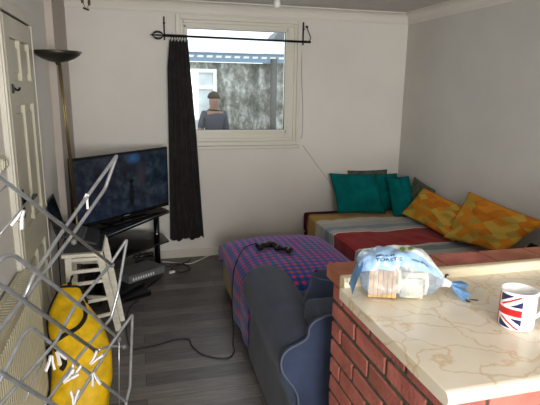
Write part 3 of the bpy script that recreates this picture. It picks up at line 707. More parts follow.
# ------------------------------------------------------------------ pillows
def pillow(name, P, th, m, label, cat, nrm=None, group=None, wr=.012, seed=0, n=26, corner=.0, uvk=1):
    """P: four corners (bl, br, tr, tl)"""
    P = [V(p) for p in P]; nv = ((P[1]-P[0]).cross(P[3]-P[0])).normalized()
    c = sum(P, V())/4
    b = MB(); b.uv = b.bm.loops.layers.uv.new('UVMap')
    def f(u, v, s):
        # sides bow slightly inward between pointed corners
        U = u+.030*math.sin(2*PI*u)*0; e = .045
        uu = u+(0.5-u)*e*math.sin(PI*v)*2*abs(u-.5)*1.0; vv = v+(0.5-v)*e*math.sin(PI*u)*2*abs(v-.5)
        p = P[0]*(1-uu)*(1-vv)+P[1]*uu*(1-vv)+P[2]*uu*vv+P[3]*(1-uu)*vv
        h = max(0, (1-(2*u-1)**4))**.62*max(0, (1-(2*v-1)**4))**.62
        w = noise.noise(V((u*4.2+seed, v*4.2, s+seed*1.7)))*wr*h+noise.noise(V((u*9+seed, v*9, s*2+seed)))*wr*.4*h
        return p+nv*(s*(th/2*h)+w)
    for s in (-1, 1): b.grid(n, n, lambda u, v: f(u, v, s), uvs=lambda u, v: (u*uvk, v*uvk))
    bmesh.ops.remove_doubles(b.bm, verts=b.bm.verts[:], dist=.0004)
    o = b.build(name, m, loc=c); return tag(o, label, cat, group)

# ------------------------------------------------------------------ bed
t = thing('sofa_bed', 'low maroon sofa bed along the right wall in the far corner', 'bed', (2.15, 3.7, 0))
def softbox(lo, hi, name, m, par, bev=.03, seg=3):
    b = MB(); b.box(lo, hi); bmesh.ops.bevel(b.bm, geom=b.bm.edges[:], offset=bev, segments=seg, affect='EDGES', profile=.6)
    for f in b.bm.faces: f.smooth = True
    return b.build(name, m, par)
softbox((1.66, 2.35, .0), (2.700, 4.81, .20), 'base', M['maroon'], t)
softbox((1.65, 2.35, .205), (2.700, 4.81, .405), 'mattress', M['maroon'], t, .035)
bx0, bx1, by0, by1 = 1.628, 2.695, 2.36, 4.60
def blank(u, v):
    y = by0+(by1-by0)*v
    # across: hang down the left side then over the top
    L = .20+(bx1-bx0); s = u*L
    if s < .20: x = bx0-.002+.012*noise.noise(V((s*8, y*5, 3))); z = .232+s-.006
    else: x = bx0+(s-.20); z = .428-.022*max(0, 1-(s-.20)/.03)**2
    z += .010*noise.noise(V((x*4.5, y*4.5, 1)))+.006*noise.noise(V((x*11, y*6, 5)))
    if s > .20: z = max(z, .412)
    return V((x, y, z))
b = MB(); b.grid(80, 130, blank, uvs=lambda u, v: (u, max(0, (by0+(by1-by0)*v-2.86)/1.74))); bl = b.build('blanket', M['stripes'], loc=(2.1, 3.6, .42))
tag(bl, 'striped red, grey and mustard blanket spread over the sofa bed', 'blanket')

Z0 = .44
G1 = 'teal cushions in the far corner of the bed'
pillow('cushion', [(1.905, 4.50, Z0+.012), (2.40, 4.44, Z0), (2.385, 4.70, .80), (1.895, 4.74, .815)], .11, M['teal'], 'large teal cushion, leftmost on the bed against the back wall', 'cushion', group='teal cushions on the bed', seed=1, wr=.04)
pillow('cushion', [(2.37, 4.58, Z0-.005), (2.62, 4.54, Z0-.01), (2.64, 4.70, .80), (2.35, 4.765, .79)], .07, M['teal'], 'middle teal cushion, half hidden between the two other teal cushions', 'cushion', group='teal cushions on the bed', seed=2, wr=.035)
pillow('cushion', [(2.44, 4.36, Z0-.02), (2.655, 4.22, Z0-.01), (2.66, 4.50, .805), (2.45, 4.58, .785)], .09, M['teal'], 'right teal cushion leaning in the corner beside the orange cushions', 'cushion', group='teal cushions on the bed', seed=3, wr=.03)
pillow('cushion', [(2.12, 4.70, .46), (2.54, 4.68, .46), (2.57, 4.79, .828), (2.12, 4.80, .828)], .07, M['olive'], 'grey green cushion standing behind the large teal cushion', 'cushion', group='grey green cushions on the bed', seed=4)
pillow('cushion', [(2.60, 4.42, .46), (2.62, 4.0, .46), (2.69, 4.06, .74), (2.675, 4.42, .81)], .06, M['olive'], 'grey patterned cushion between right teal cushion and orange cushion', 'cushion', group='grey green cushions on the bed', seed=5)
pillow('cushion', [(2.50, 4.33, .462), (2.44, 3.36, .462), (2.63, 3.46, .70), (2.64, 4.18, .745)], .07, M['orange'], 'orange and yellow patterned cushion slumped low in the far corner', 'cushion', group='orange patterned cushions on the bed', seed=6, wr=.05)
pillow('cushion', [(2.43, 3.50, .46), (2.47, 2.84, .53), (2.665, 2.70, .785), (2.655, 3.53, .835)], .08, M['orange'], 'large orange and yellow patterned cushion against the right wall with raised corner', 'cushion', group='orange patterned cushions on the bed', seed=9, wr=.05)
pillow('cushion', [(2.50, 2.82, .47), (2.52, 2.50, .47), (2.69, 2.50, .60), (2.69, 2.84, .60)], .07, M['navy'], 'dark navy cushion under the right end of the large orange cushion', 'cushion', seed=12)

# ------------------------------------------------------------------ plaid covered footstool
t = thing('footstool', 'large cream sided footstool between the armchair and the sofa bed', 'footstool', (1.08, 3.4, 0))
softbox((.665, 2.87, .03), (1.50, 3.98, .36), 'body', M['creamside'], t, .02)
for x in (.72, 1.44):
    for y in (2.95, 3.9):
        b = MB(); b.lathe([(.001, 0), (.022, 0), (.028, .035), (.001, .035)], (x, y, 0)); b.build('leg', M['stool'], t)
b = MB()
fx0, fx1, fy0, fy1 = .650, 1.525, 2.855, 4.0
def plaid(u, v):
    Lx = fx1-fx0; d = .15; s = -d+(Lx+2*d)*u; q = -d+(fy1-fy0+2*d)*v
    cs = min(max(s, 0), Lx); cq = min(max(q, 0), fy1-fy0)
    ox = max(0, -s)+max(0, s-Lx); oy = max(0, -q)+max(0, q-(fy1-fy0))
    a, c = (cs/Lx), cq/(fy1-fy0)
    dome = .115*(max(0, 1-(2*a-1)**4)*max(0, 1-(2*c-1)**4))**.55
    z = .362+dome
    w_ = min(1, max(0, (.60-c)/.16)); w_ = w_*w_*(3-2*w_)
    if s < 0: ox *= .45+1.75*w_
    drop = max(ox, oy); z -= drop*1.0
    k = min(1, drop/.05)
    x = fx0+cs; y = fy0+cq
    if ox: x += (-1 if s < 0 else 1)*(.018*math.sqrt(k)+.006*math.sin(q*19)*k)
    if oy: y += (-1 if q < 0 else 1)*(.014*math.sqrt(k)+.006*math.sin(s*17)*k)
    z += .006*noise.noise(V((x*6, y*6, 2)))
    x = min(x, 1.548)
    return V((x, y, z))
b.grid(74, 84, plaid, uvs=lambda u, v: (u*1.17, v*1.44)); pl = b.build('plaid_throw', M['plaid'], loc=(1.08, 3.42, .4))
tag(pl, 'blue and red plaid throw draped over the footstool', 'throw')

def zt(x, y):   # top of the plaid throw
    a, c = (x-fx0)/(fx1-fx0), (y-fy0)/(fy1-fy0); return .362+.115*(max(0, 1-(2*a-1)**4)*max(0, 1-(2*c-1)**4))**.55
def controller(name, c, ang, sc, label, cat='game controller'):
    z = zt(*c)+.004; t = thing(name, label, cat, (c[0], c[1], z))
    R = Matrix.Translation(V((c[0], c[1], z))) @ Matrix.Rotation(ang, 4, 'Z') @ Matrix.Scale(sc, 4)
    pts = [((0, 0, .024), (.045, .018)), ((-.052, .0, .024), (.030, .018)), ((-.066, -.045, .016), .013), ((-.070, -.066, .014), .011), ((.052, .0, .024), (.030, .018)), ((.066, -.045, .016), .013), ((.070, -.066, .014), .011)]
    b = MB()
    ball(b, (0, .0, .026), (.062, .040, .021)); 
    for s in (-1, 1):
        ball(b, (s*.050, .004, .025), (.030, .030, .018)); b.tube([(s*.052, 0, .024), (s*.060, -.026, .021), (s*.066, -.048, .017), (s*.067, -.056, .015)], [.027, .022, .017, .008])
    tl(b, R).build('grip', M['black'], t)
    for s in (-1, 1):
        b = MB(); b.lathe([(.001, 0), (.006, 0), (.005, .010), (.009, .012), (.009, .015), (.001, .016)], (s*.024, -.014, .034)); tl(b, R).build('thumbstick', M['greyplastic'], t)
    b = MB()
    for q in range(4): b.lathe([(.001, 0), (.005, 0), (.005, .004), (.001, .005)], (.052+.013*math.cos(q*PI/2), .010+.013*math.sin(q*PI/2), .040))
    tl(b, R).build('buttons', mat('button_blue_grey', (74, 92, 110), .4), t)
    b = MB(); b.box((-.064, .006, .040), (-.040, .014, .045)); b.box((-.056, -.002, .040), (-.048, .022, .045)); tl(b, R).build('direction_pad', M['greyplastic'], t)
    return t
gc = controller('game_controller', (.905, 3.50), .30, 1.0, 'black wired game controller lying on the plaid throw, left one with the cable')
controller('game_controller', (1.025, 3.385), -.85, .85, 'black game controller on the plaid throw without cable, right of the wired one')
# its cable: over the throw, down the side, along the floor
pts = [(.895, 3.53, zt(.895, 3.53)+.03), (.84, 3.60, zt(.84, 3.60)+.012), (.75, 3.55, zt(.75, 3.55)+.012), (.69, 3.44, zt(.69, 3.44)+.014), (.645, 3.36, .385), (.620, 3.30, .30), (.612, 3.28, .15), (.612, 3.26, .03), (.60, 3.16, .006), (.56, 2.98, .006), (.55, 2.88, .006), (.50, 2.81, .006), (.42, 2.83, .006), (.34, 2.90, .006), (.295, 3.02, .006), (.285, 3.10, .006), (.20, 3.12, .006), (.08, 3.08, .006), (-.02, 3.06, .006), (-.09, 3.09, .006), (-.12, 3.4, .006), (-.10, 3.7, .006), (-.03, 3.83, .006)]
tag(MB().tube(smooth_path(pts, 7), .0038, seg=7).build('controller_cable', M['cable']), 'thin black cable looping from the wired controller across the grey floor', 'cable')

# cables by the wall
pts = [(.12, 4.66, .02), (.22, 4.70, .008), (.36, 4.62, .008), (.46, 4.60, .008), (.56, 4.68, .010), (.66, 4.78, .012), (.79, 4.80, .03)]
tag(MB().tube(smooth_path(pts, 7), .005, seg=7).build('extension_cable', M['whitecable']), 'pale cable running along the floor below the back wall', 'cable')
pts = [(.17, 4.60, .03), (.24, 4.56, .008), (.30, 4.62, .010), (.40, 4.58, .008), (.44, 4.46, .008), (.36, 4.38, .008), (.27, 4.44, .008), (.30, 4.54, .012), (.42, 4.62, .014), (.47, 4.72, .008)]
tag(MB().tube(smooth_path(pts, 7), .005, seg=7).build('power_cable', M['cable']), 'black cable coiled on the floor beside the television stand', 'cable')
pts = [(.12, 4.42, .02), (.18, 4.36, .007), (.12, 4.22, .007), (.05, 4.10, .007), (.0, 4.03, .007), (-.02, 3.98, .02)]
tag(MB().tube(smooth_path(pts, 7), .005, seg=7).build('power_cable', M['cable']), 'black cable along the front edge of the television stand to the flat box', 'cable')
t = thing('plug', 'small white plug lying on the floor right of the television stand', 'plug', (.268, 4.40, 0))
o, R = rotbox('body', (.268, 4.395, .001), (.055, .024, .020), .45, M['whiteplastic'], t, .004)
b = MB(); b.tube([(.027, 0, .01), (.045, 0, .01)], .003); tl(b, R).build('pin', M['silver'], t)
# wall cable by the stool
tag(MB().tube(smooth_path([(-.56, 3.70, .60), (-.555, 3.62, .50), (-.545, 3.55, .38), (-.55, 3.58, .2), (-.54, 3.66, .04), (-.50, 3.75, .006)], 7), .0045, seg=7).build('laptop_cable', M['cable']), 'black laptop cable hanging down the wall behind the white stool', 'cable')

# ------------------------------------------------------------------ armchair
t = thing('armchair', 'blue grey upholstered armchair with scroll arms backing onto the brick counter', 'armchair', (1.1, 2.3, 0))
AY0, AY1 = 1.80, 2.80
def armprof(xc, flip=1):
    # closed scroll outline (x, z): roll at the top, waist below
    pts = []
    for k in range(15):
        a = -.62*PI+k/14*1.42*PI
        pts.append((xc-flip*(.0)+.138*math.cos(PI-a)*1.0*flip, .500+.135*math.sin(a)))
    return pts
def arm(x0, flip, name):
    out = [(x0+.045, .03), (x0+.055, .28), (x0+.035, .37), (x0+.008, .42), (x0-.008, .48), (x0, .55), (x0+.035, .605), (x0+.09, .635), (x0+.17, .635), (x0+.24, .60), (x0+.275, .54), (x0+.28, .45), (x0+.28, .03)]
    if flip < 0:
        c = x0+.14; out = [(2*c-x, z) for x, z in out][::-1]
    b = MB(); N = 18
    rings = []
    for i in range(N+1):
        s = i/N; y = AY0+.004+(AY1-AY0)*s
        k = 1.0
        e = max(0, (s-.86)/.14); k = 1-.16*e**2.2                        # rounded nose at the front
        cx = sum(p[0] for p in out)/len(out); cz = .33
        rings.append([b.bm.verts.new(V((cx+(x-cx)*k+(.035*flip*s if z > .3 else .02*flip*s), y, (cz+(z-cz)*(k if z > cz else 1))))) for x, z in out])
    n = len(out)
    for A, B_ in zip(rings, rings[1:]):
        for k in range(n): b.face([A[k], A[(k+1) % n], B_[(k+1) % n], B_[k]], 0, True)
    b.face(rings[0][::-1]); b.face(rings[-1])
    o = b.build(name, M['denim'], t); md = o.modifiers.new('bev', 'BEVEL'); md.width = .03; md.segments = 4; md.limit_method = 'ANGLE'; md.angle_limit = .9
    return o
arm(.545, 1, 'arm'); arm(1.26, -1, 'arm')
softbox((.75, 1.86, .06), (1.33, 2.74, .30), 'seat_base', M['denim'], t, .03)
softbox((.80, 2.0, .30), (1.30, 2.78, .43), 'seat_cushion', M['denim'], t, .04)
# back, with the shaped rear panel that follows arm scroll and back top
bk = [(.615, .03), (.615, .33), (.597, .42), (.545, .50), (.535, .56), (.560, .605), (.640, .645), (.655, .70), (.70, .73), (.80, .742), (1.29, .742), (1.39, .73), (1.435, .70), (1.45, .645), (1.525, .605), (1.55, .56), (1.54, .50), (1.49, .42), (1.475, .33), (1.475, .03)]
def smooth2(pts, n=4):
    q = smooth_path([(x, 0, z) for x, z in pts], n); return [(p.x, p.z) for p in q]
bks = smooth2(bk)
b = MB(); b.prism(bks, AY0-.022, AY0+.004, axis='Y'); o = b.build('rear_panel', M['denim2'], t); md = o.modifiers.new('b', 'BEVEL'); md.width = .008; md.segments = 3; md.limit_method = 'ANGLE'
b = MB(); b.tube([(x, AY0-.020, z) for x, z in bks], .004, seg=8); b.build('piping', M['piping'], t)
softbox((.70, AY0+.004, .20), (1.39, AY0+.22, .725), 'backrest', M['denim'], t, .05, 4)
P = [V((.70, 2.13, .50)), V((1.28, 2.15, .425)), V((1.33, 2.14, .80)), V((.80, 2.14, .80))]
def bc(u, v, s):
    p = P[0]*(1-u)*(1-v)+P[1]*u*(1-v)+P[2]*u*v+P[3]*(1-u)*v
    h = max(0, (1-(2*u-1)**4))**.55*max(0, (1-(2*v-1)**4))**.55
    return p+V((0, 1, 0))*(s*.105*h+.008*noise.noise(V((u*5, v*5, s)))*h)
b = MB()
for s in (-1, 1): b.grid(26, 22, lambda u, v: bc(u, v, s))
bmesh.ops.remove_doubles(b.bm, verts=b.bm.verts[:], dist=.0004); b.build('back_cushion', M['denim2'], t)
b = MB(); b.tube([bc(u, .90, -1)+V((0, -.001, 0)) for u in [k/20 for k in range(21)]], .003, seg=6); b.build('seam', M['piping'], t)
for x in (.64, 1.44):
    for y in (1.86, 2.68):
        b = MB(); b.lathe([(.001, 0), (.02, 0), (.024, .035), (.001, .035)], (x, y, 0)); b.build('foot', M['black'], t)

# ------------------------------------------------------------------ brick counter and worktop
cx0, cx1, cy0, cy1 = .672, 2.70, .875, 1.60
t = thing('brick_counter', 'red brick breakfast bar wall with grey mortar carrying the cream worktop', 'counter', (1.7, 1.25, 0))
b = MB(); H = .962; b.box((cx0+.006, cy0+.006, 0), (cx1, cy1-.006, H-.004))
b.build('mortar_core', M['mortar'], t)
b = MB(); bl_, bh, jt = .198, .0560, .0170; course = bh+jt; nC = int(H/course)
top_off = H-nC*course
for j in range(nC):
    z = top_off+j*course+jt*.6; z2 = z+bh
    off = (j % 2)*.108
    y = cy0-off
    while y < cy1:          # left face (along Y)
        a, c = max(y, cy0), min(y+bl_, cy1)
        if c-a > .03: b.box((cx0, a+.0, z), (cx0+.09, c, z2), random.choice((M['brick'], M['brick'], M['brick_b'])), jit=.0018, bevel=.003)
        y += bl_+jt
    x = cx0+.10-off
    while x < cx1:          # near face (along X)
        a, c = max(x, cx0+.101), min(x+bl_, cx1)
        if c-a > .03: b.box((a, cy0, z), (c, cy0+.09, z2), random.choice((M['brick'], M['brick'], M['brick_b'])), jit=.0018, bevel=.003)
        x += bl_+jt
    x = cx0+.10-off
    while x < cx1:
        a, c = max(x, cx0+.101), min(x+bl_, cx1)
        if c-a > .03: b.box((a, cy1-.09, z), (c, cy1, z2), M['brick'], jit=.0015)
        x += bl_+jt
b.build('bricks', None, t)
b = MB(); x = cx0-.008
while x < cx1:
    c = min(x+.215, cx1)
    b.box((x, 1.494, H+.002), (c-.006, 1.648, 1.018), random.choice((M['tiletop'], M['tiletop'], M['brick'])), jit=.0015, bevel=.004); x += .215
b.build('coping', None, t)
t = thing('worktop', 'cream marble effect worktop with rounded front edge on the brick counter', 'worktop', (1.7, 1.2, .962))
def wprof():
    pts = [(1.452, .963), (1.452, 1.0)]
    for k in range(9):
        a = PI/2+k/8*PI; pts.append((.855+.0185*math.cos(a), .9815+.0185*math.sin(a)))
    return pts
b = MB(); b.prism(wprof(), .632, cx1, axis='X'); 
o = b.build('slab', M['marble'], t)
md = o.modifiers.new('b', 'BEVEL'); md.width = .002; md.segments = 2; md.limit_method = 'ANGLE'
b = MB(); pr = [(1.492, .963), (1.492, 1.022), (1.488, 1.030)]
for k in range(7):
    a = PI/2+k/6*PI/2; pr.append((1.466+.014*math.cos(a), 1.018+.014*math.sin(a)))
pr += [(1.452, 1.0), (1.452, .963)]
b.prism(pr, .650, cx1, axis='X'); b.build('upstand', M['cream'], t)

# ------------------------------------------------------------------ mug
mc = V((1.012, 1.085, 1.0015)); mr_, mh = .0475, .107
t = thing('mug', 'white mug printed with a red and blue union flag standing on the cream worktop', 'mug', mc)
def flag(x, y):   # x -1.5..1.5 (5:3), y -1..1
    if abs(y) < .20 or abs(x) < .20: return 'mugr'
    if abs(y) < .34 or abs(x) < .34: return 'mugw'
    s = 1 if x*y > 0 else -1
    d = (abs(y)-abs(x)*.6)
    if -.07 < d-.0 < .12 and True: return 'mugr' if -.01 < d < .11 else 'mugw'
    if abs(d) < .26: return 'mugw'
    return 'mugb'
b = MB(); NU, NV = 200, 64
for q in ('mugw', 'mugr', 'mugb'): b._m(M[q])
rows_ = []
prof = []
for j in range(NV+1):
    z = mh*j/NV; r = mr_*(.93+.07*min(1, z/.012)**.5) if z < .012 else mr_
    prof.append((r, z))
vs = [[b.bm.verts.new((mc.x+r*math.cos(2*PI*i/NU), mc.y+r*math.sin(2*PI*i/NU), mc.z+z)) for i in range(NU)] for r, z in prof]
MUGA = math.radians(146)
for j in range(NV):
    for i in range(NU):
        ang = 2*PI*(i+.5)/NU; d = (ang-MUGA+PI) % (2*PI)-PI
        z = mh*(j+.5)/NV; yy = (z-mh*.49)/(mh*.46); xx = d*mr_/(mh*.46)
        k = 'mugw'
        if abs(yy) < .98 and abs(xx) < 1.62: k = flag(xx, yy)
        b.face([vs[j][i], vs[j][(i+1) % NU], vs[j+1][(i+1) % NU], vs[j+1][i]], b._m(M[k]), True)
b.face(vs[0][::-1])
inner = [(mr_, mh), (mr_-.0015, mh+.0015), (mr_-.0035, mh), (mr_-.004, .01), (mr_-.012, .006), (.0005, .006)]
iv = [vs[-1]]+[[b.bm.verts.new((mc.x+r*math.cos(2*PI*i/NU), mc.y+r*math.sin(2*PI*i/NU), mc.z+z)) for i in range(NU)] for r, z in inner[1:]]
for A, B_ in zip(iv, iv[1:]):
    for i in range(NU): b.face([A[i], A[(i+1) % NU], B_[(i+1) % NU], B_[i]], 0, True)
b.build('body', None, t)
hd_ = math.radians(-8); dx = V((math.cos(hd_), math.sin(hd_), 0))
b = MB(); b.tube([mc+dx*r+V((0, 0, z)) for r, z in [(mr_-.003, .088), (mr_+.014, .090), (mr_+.028, .080), (mr_+.033, .060), (mr_+.028, .038), (mr_+.014, .024), (mr_-.003, .024)]] and smooth_path([mc+dx*r+V((0, 0, z)) for r, z in [(mr_-.003, .088), (mr_+.014, .090), (mr_+.028, .080), (mr_+.033, .060), (mr_+.028, .038), (mr_+.014, .024), (mr_-.003, .024)]], 5), .006, seg=10); b.build('handle', M['mugw'], t)

# ------------------------------------------------------------------ bread in its bag
BA, BB = V((.692, 1.405, 1.0)), V((.905, 1.318, 1.0)); ax_ = (BB-BA).normalized(); sd = V((-ax_.y, ax_.x, 0)); LL = (BB-BA).length
BM = Matrix(((ax_.x, sd.x, 0, BA.x), (ax_.y, sd.y, 0, BA.y), (0, 0, 1, 1.0), (0, 0, 0, 1)))   # local: x along loaf, y away from camera, z up
br = thing('bread_loaf', 'sliced white loaf inside the clear and blue plastic bag', 'bread', (BA+BB)/2)
sec = [(-.050, .006), (.050, .006), (.051, .066), (.056, .085), (.046, .104), (.022, .112), (-.022, .112), (-.046, .104), (-.056, .085), (-.051, .066)]
for k in range(6):
    x = .016+k*.0145; b = MB()
    b.prism([(p[0]*.985, p[1]*(.98 if k % 2 else 1)) for p in sec], x, x+.0125, M['crust'], axis='X')
    b.prism([(p[0]*.93, .006+(p[1]-.006)*.95+.002) for p in sec], x-.0006, x+.0131, M['crumb'], axis='X')
    tl(b, BM).build('slice', None, br)
b = MB(); b.prism(sec, .104, .196, M['crumb'], axis='X'); bmesh.ops.bevel(b.bm, geom=b.bm.edges[:], offset=.012, segments=4, affect='EDGES')
for f_ in b.bm.faces: f_.smooth = True
tl(b, BM).build('heel', None, br)
bg = thing('bread_bag', 'clear plastic bread bag with pale blue print and twisted end on the worktop', 'bag', (BA+BB)/2)
def bagsurf(u, v, off=0):
    """u along the axis 0..1, v round the section 0..1 (0/1 = underside)"""
    x = -.012+(LL+.03)*u
    a = -PI/2+2*PI*v*-1
    hw = .064; hh = .067+.012*math.sin(PI*min(1, max(0, u)))
    k = 1.0
    if u < .10: k = .55+.45*(u/.10)**.5
    if u > .72: k = 1-.80*((u-.72)/.28)**1.5
    ca, sa = math.cos(a), math.sin(a)
    yy = hw*math.copysign(abs(ca)**.62, ca)*k
    zz = hh*(1 if sa > 0 else .93)*math.copysign(abs(sa)**.62, sa)*(k*.9+.1 if sa > 0 else k)
    cz = hh-.0015-.010*max(0, (u-.72)/.28)
    p = V((x, yy, cz+zz))
    w = noise.noise(V((u*7, v*11, 1)))*.008+noise.noise(V((u*16, v*20, 4)))*.004
    n_ = V((0, ca, sa)); p += n_*(w+off)
    if u < .10: p.x -= .012*noise.noise(V((v*8, 2, 2)))+.010*sa
    p.z = max(p.z, .0015); return BM @ p
b = MB(); b.grid(56, 64, lambda u, v: bagsurf(u, v), uvs=lambda u, v: (u, v)); b.build('film', M['film'], bg, fix=False)
def flap(u, v):
    # loose open end hanging over at the left
    p = V((-.005-.030*v-.01*u, -.060+.085*u, .112-.10*v+.012*math.sin(u*PI)+.006*noise.noise(V((u*5, v*5, 0))))); return BM @ p
b = MB(); b.grid(14, 12, flap, uvs=lambda u, v: (.1, .5)); bmesh.ops.solidify(b.bm, geom=b.bm.faces[:], thickness=.0008); b.build('open_end', M['bluefilm'], bg)
# twisted neck and fanned tail
nk = BM @ V((LL+.012, 0, .052)); t0 = V((.938, 1.316, 1.045))
b = MB(); b.tube(smooth_path([nk, t0, V((.952, 1.308, 1.040))], 5), [.018-.0008*k for k in range(11)], seg=12); b.build('neck', M['whiteplastic'], bg)
def tail(u, v):
    c = V((.952, 1.308, 1.040)); d1 = V((.040, -.022, -.026)); s_ = V((.012, .030, .030))
    w = .25+.95*v; ang = (u-.5)*2
    p = c+d1*v+s_*ang*w*.9+V((.3, -.8, .35)).normalized()*(.009*math.sin(u*17)*v+.012*math.cos(ang*1.5)*v); p.z = max(p.z, 1.003); return p
b = MB(); b.grid(36, 12, tail); bmesh.ops.solidify(b.bm, geom=b.bm.faces[:], thickness=.0008); b.build('tail', M['bluefilm'], bg)
b = MB(); b.tube(smooth_path([(.942, 1.322, 1.050), (.950, 1.335, 1.062), (.965, 1.345, 1.058)], 4), .003, seg=6); b.build('tie', M['ink'], bg)

def textmesh(s, size):
    cu = bpy.data.curves.new('lettering', 'FONT'); cu.body = s; cu.size = size; cu.align_x = 'LEFT'; cu.resolution_u = 3; cu.offset = size*.012
    ob = bpy.data.objects.new('lettering', cu); COL.objects.link(ob); dg = bpy.context.evaluated_depsgraph_get(); me = bpy.data.meshes.new_from_object(ob.evaluated_get(dg)); bpy.data.objects.remove(ob); bpy.data.curves.remove(cu); return me
def stick(s, size, u0, v0, du, dv, m, name='print', slope=0):
    me = textmesh(s, size); bm = bmesh.new(); bm.from_mesh(me); bmesh.ops.triangulate(bm, faces=bm.faces[:])
    bmesh.ops.subdivide_edges(bm, edges=[e for e in bm.edges if e.calc_length() > .15*size], cuts=1)
    for v in bm.verts:
        u = u0+v.co.x*du; w = v0+v.co.y*dv+v.co.x*slope; p = bagsurf(u, w, .0022); v.co = bg.matrix_basis.inverted() @ p
    me2 = bpy.data.meshes.new(name); bm.to_mesh(me2); bm.free(); me2.materials.append(m); o = bpy.data.objects.new(name, me2); COL.objects.link(o); o.parent = bg; return o
stick('TOASTIE', .8, .17, .345, .098, .050, M['ink'])
stick('MEDIUM', .55, .17, .392, .105, .055, M['ink'])
stick('white sliced', .6, .58, .36, .07, .05, M['ink'], slope=-.012)
b = MB(); b.prism([(.010*math.cos(2*PI*k/12), .008*math.sin(2*PI*k/12)) for k in range(12)], 0, .0006); 
lg = bmesh.new()
for (uc, vc) in ((.50, .50), (.59, .49)):
    c0 = [lg.verts.new(bg.matrix_basis.inverted() @ bagsurf(uc+.032*math.cos(2*PI*k/12), vc+.022*math.sin(2*PI*k/12), .0024)) for k in range(12)]; lg.faces.new(c0)
me = bpy.data.meshes.new('emblem'); lg.to_mesh(me); lg.free(); me.materials.append(M['inkg']); o = bpy.data.objects.new('emblem', me); COL.objects.link(o); o.parent = bg
b.bm.free()
tag(MB().tube(smooth_path([(.990, 1.262, 1.004), (1.0, 1.255, 1.006), (1.015, 1.252, 1.004)], 4), .0018, seg=6).build('wire_tie', M['cable']), 'tiny dark twist tie on the worktop right of the bread bag', 'twist tie')

# ------------------------------------------------------------------ clothes airer
t = thing('clothes_airer', 'grey metal folding clothes airer in the left foreground', 'clothes airer', (-.25, 1.75, 0))
TR = .0062
def tb(name, pts, r=TR, rc=.03, m='chrome'):
    b = MB(); b.tube(round_path(pts, rc), r, seg=10); return b.build(name, M[m], t)
tb('side_tube', [(-.353, 1.36, 1.445), (-.338, 1.4, 1.413), (-.112, 2.0, .948)], .0058)
tb('side_tube', [(-.353, 1.385, 1.43), (-.23, 1.70, 1.19)], .005)
tb('shelf_frame', [(-.445, 1.30, .905), (-.391, 1.45, .973), (-.349, 1.57, 1.008), (-.239, 1.8, 1.12), (-.122, 2.0, 1.257), (-.072, 2.05, 1.382), (-.249, 1.8, 1.164), (-.324, 1.62, 1.068), (-.352, 1.56, 1.004)], .0065, .012)
tb('shelf_frame', [(-.45, 1.46, .69), (-.428, 1.5, .705), (-.295, 1.7, .787), (-.243, 1.8, .862), (-.12, 2.0, .949), (-.051, 2.05, 1.037), (-.097, 2.04, .815), (-.128, 2.0, .721), (-.238, 1.85, .652), (-.334, 1.7, .575), (-.41, 1.6, .506)], .006, .012)
tb('shelf_frame', [(-.311, 1.75, .436), (-.254, 1.8, .501), (-.135, 1.95, .623), (-.044, 2.05, .707), (-.070, 2.05, .366), (-.090, 2.05, .295), (-.111, 2.0, .356), (-.293, 1.75, .734), (-.345, 1.62, .890), (-.362, 1.59, .888), (-.406, 1.45, .813), (-.45, 1.4, .76)], .0062, .015)
tb('side_tube', [(-.40, 1.34, 1.10), (-.359, 1.4, 1.197), (-.338, 1.45, 1.19), (-.192, 1.85, .818), (-.102, 2.0, .624)], .0064)
tb('side_tube', [(-.40, 1.34, 1.165), (-.371, 1.42, 1.118), (-.19, 1.95, .608)], .0072)
tb('side_tube', [(-.423, 1.42, .88), (-.404, 1.45, .841), (-.313, 1.7, .552), (-.233, 1.8, .391), (-.20, 1.86, .012)], .0075)
tb('brace', [(-.19, 1.95, .608), (-.149, 1.98, .609), (-.085, 2.03, .572)], .0050)
tb('leg', [(-.090, 2.05, .30), (-.095, 2.06, .012)], .007)
tb('leg', [(-.353, 1.36, 1.445), (-.44, 1.33, .95), (-.46, 1.32, .012)], .007)
for a_, b_ in (((-.366, 1.4, 1.247), (-.30, 1.56, 1.325)), ((-.352, 1.38, 1.368), (-.33, 1.45, 1.385)), ((-.338, 1.7, .726), (-.383, 1.6, .645)), ((-.102, 2.0, .624), (-.118, 2.02, .30))):
    tb('wire', [a_, b_], .0026)
for p in ((-.349, 1.565, 1.006), (-.112, 2.0, .948), (-.102, 2.0, .624), (-.19, 1.95, .608), (-.085, 2.03, .572), (-.222, 1.79, 1.115)):
    b = MB(); ball(b, p, (.011, .011, .011), seg=12); b.build('joint', M['greyplastic'], t)
for p in ((-.095, 2.06, 0), (-.46, 1.32, 0), (-.20, 1.86, 0)):
    b = MB(); b.lathe([(.001, 0), (.011, 0), (.010, .03), (.001, .03)], p); b.build('rubber_foot', M['black'], t)

# clothes pegs
def make_peg():
    r = bpy.data.objects.new('clothes_peg', None); COL.objects.link(r); r.empty_display_size = .03
    for s in (-1, 1):
        b = MB()
        b.prism([(s*.0012, .0), (s*.0065, .002), (s*.0095, .026), (s*.021, .060), (s*.013, .064), (s*.004, .034), (s*.0015, .018)], -.006, .006, axis='Y'); o = b.build('jaw', M['whiteplastic']); o.parent = r
    b = MB(); b.tube([(.010*math.cos(q), -.001, .036+.005*math.sin(q)) for q in [2*PI*k/12 for k in range(12)]], .0013, closed=True, seg=5); o = b.build('spring', M['silver']); o.parent = r
    return r
def dup(root):
    r = root.copy(); COL.objects.link(r)
    for ch in list(root.children):
        c = ch.copy(); COL.objects.link(c); c.parent = r
    return r
peg0 = make_peg()
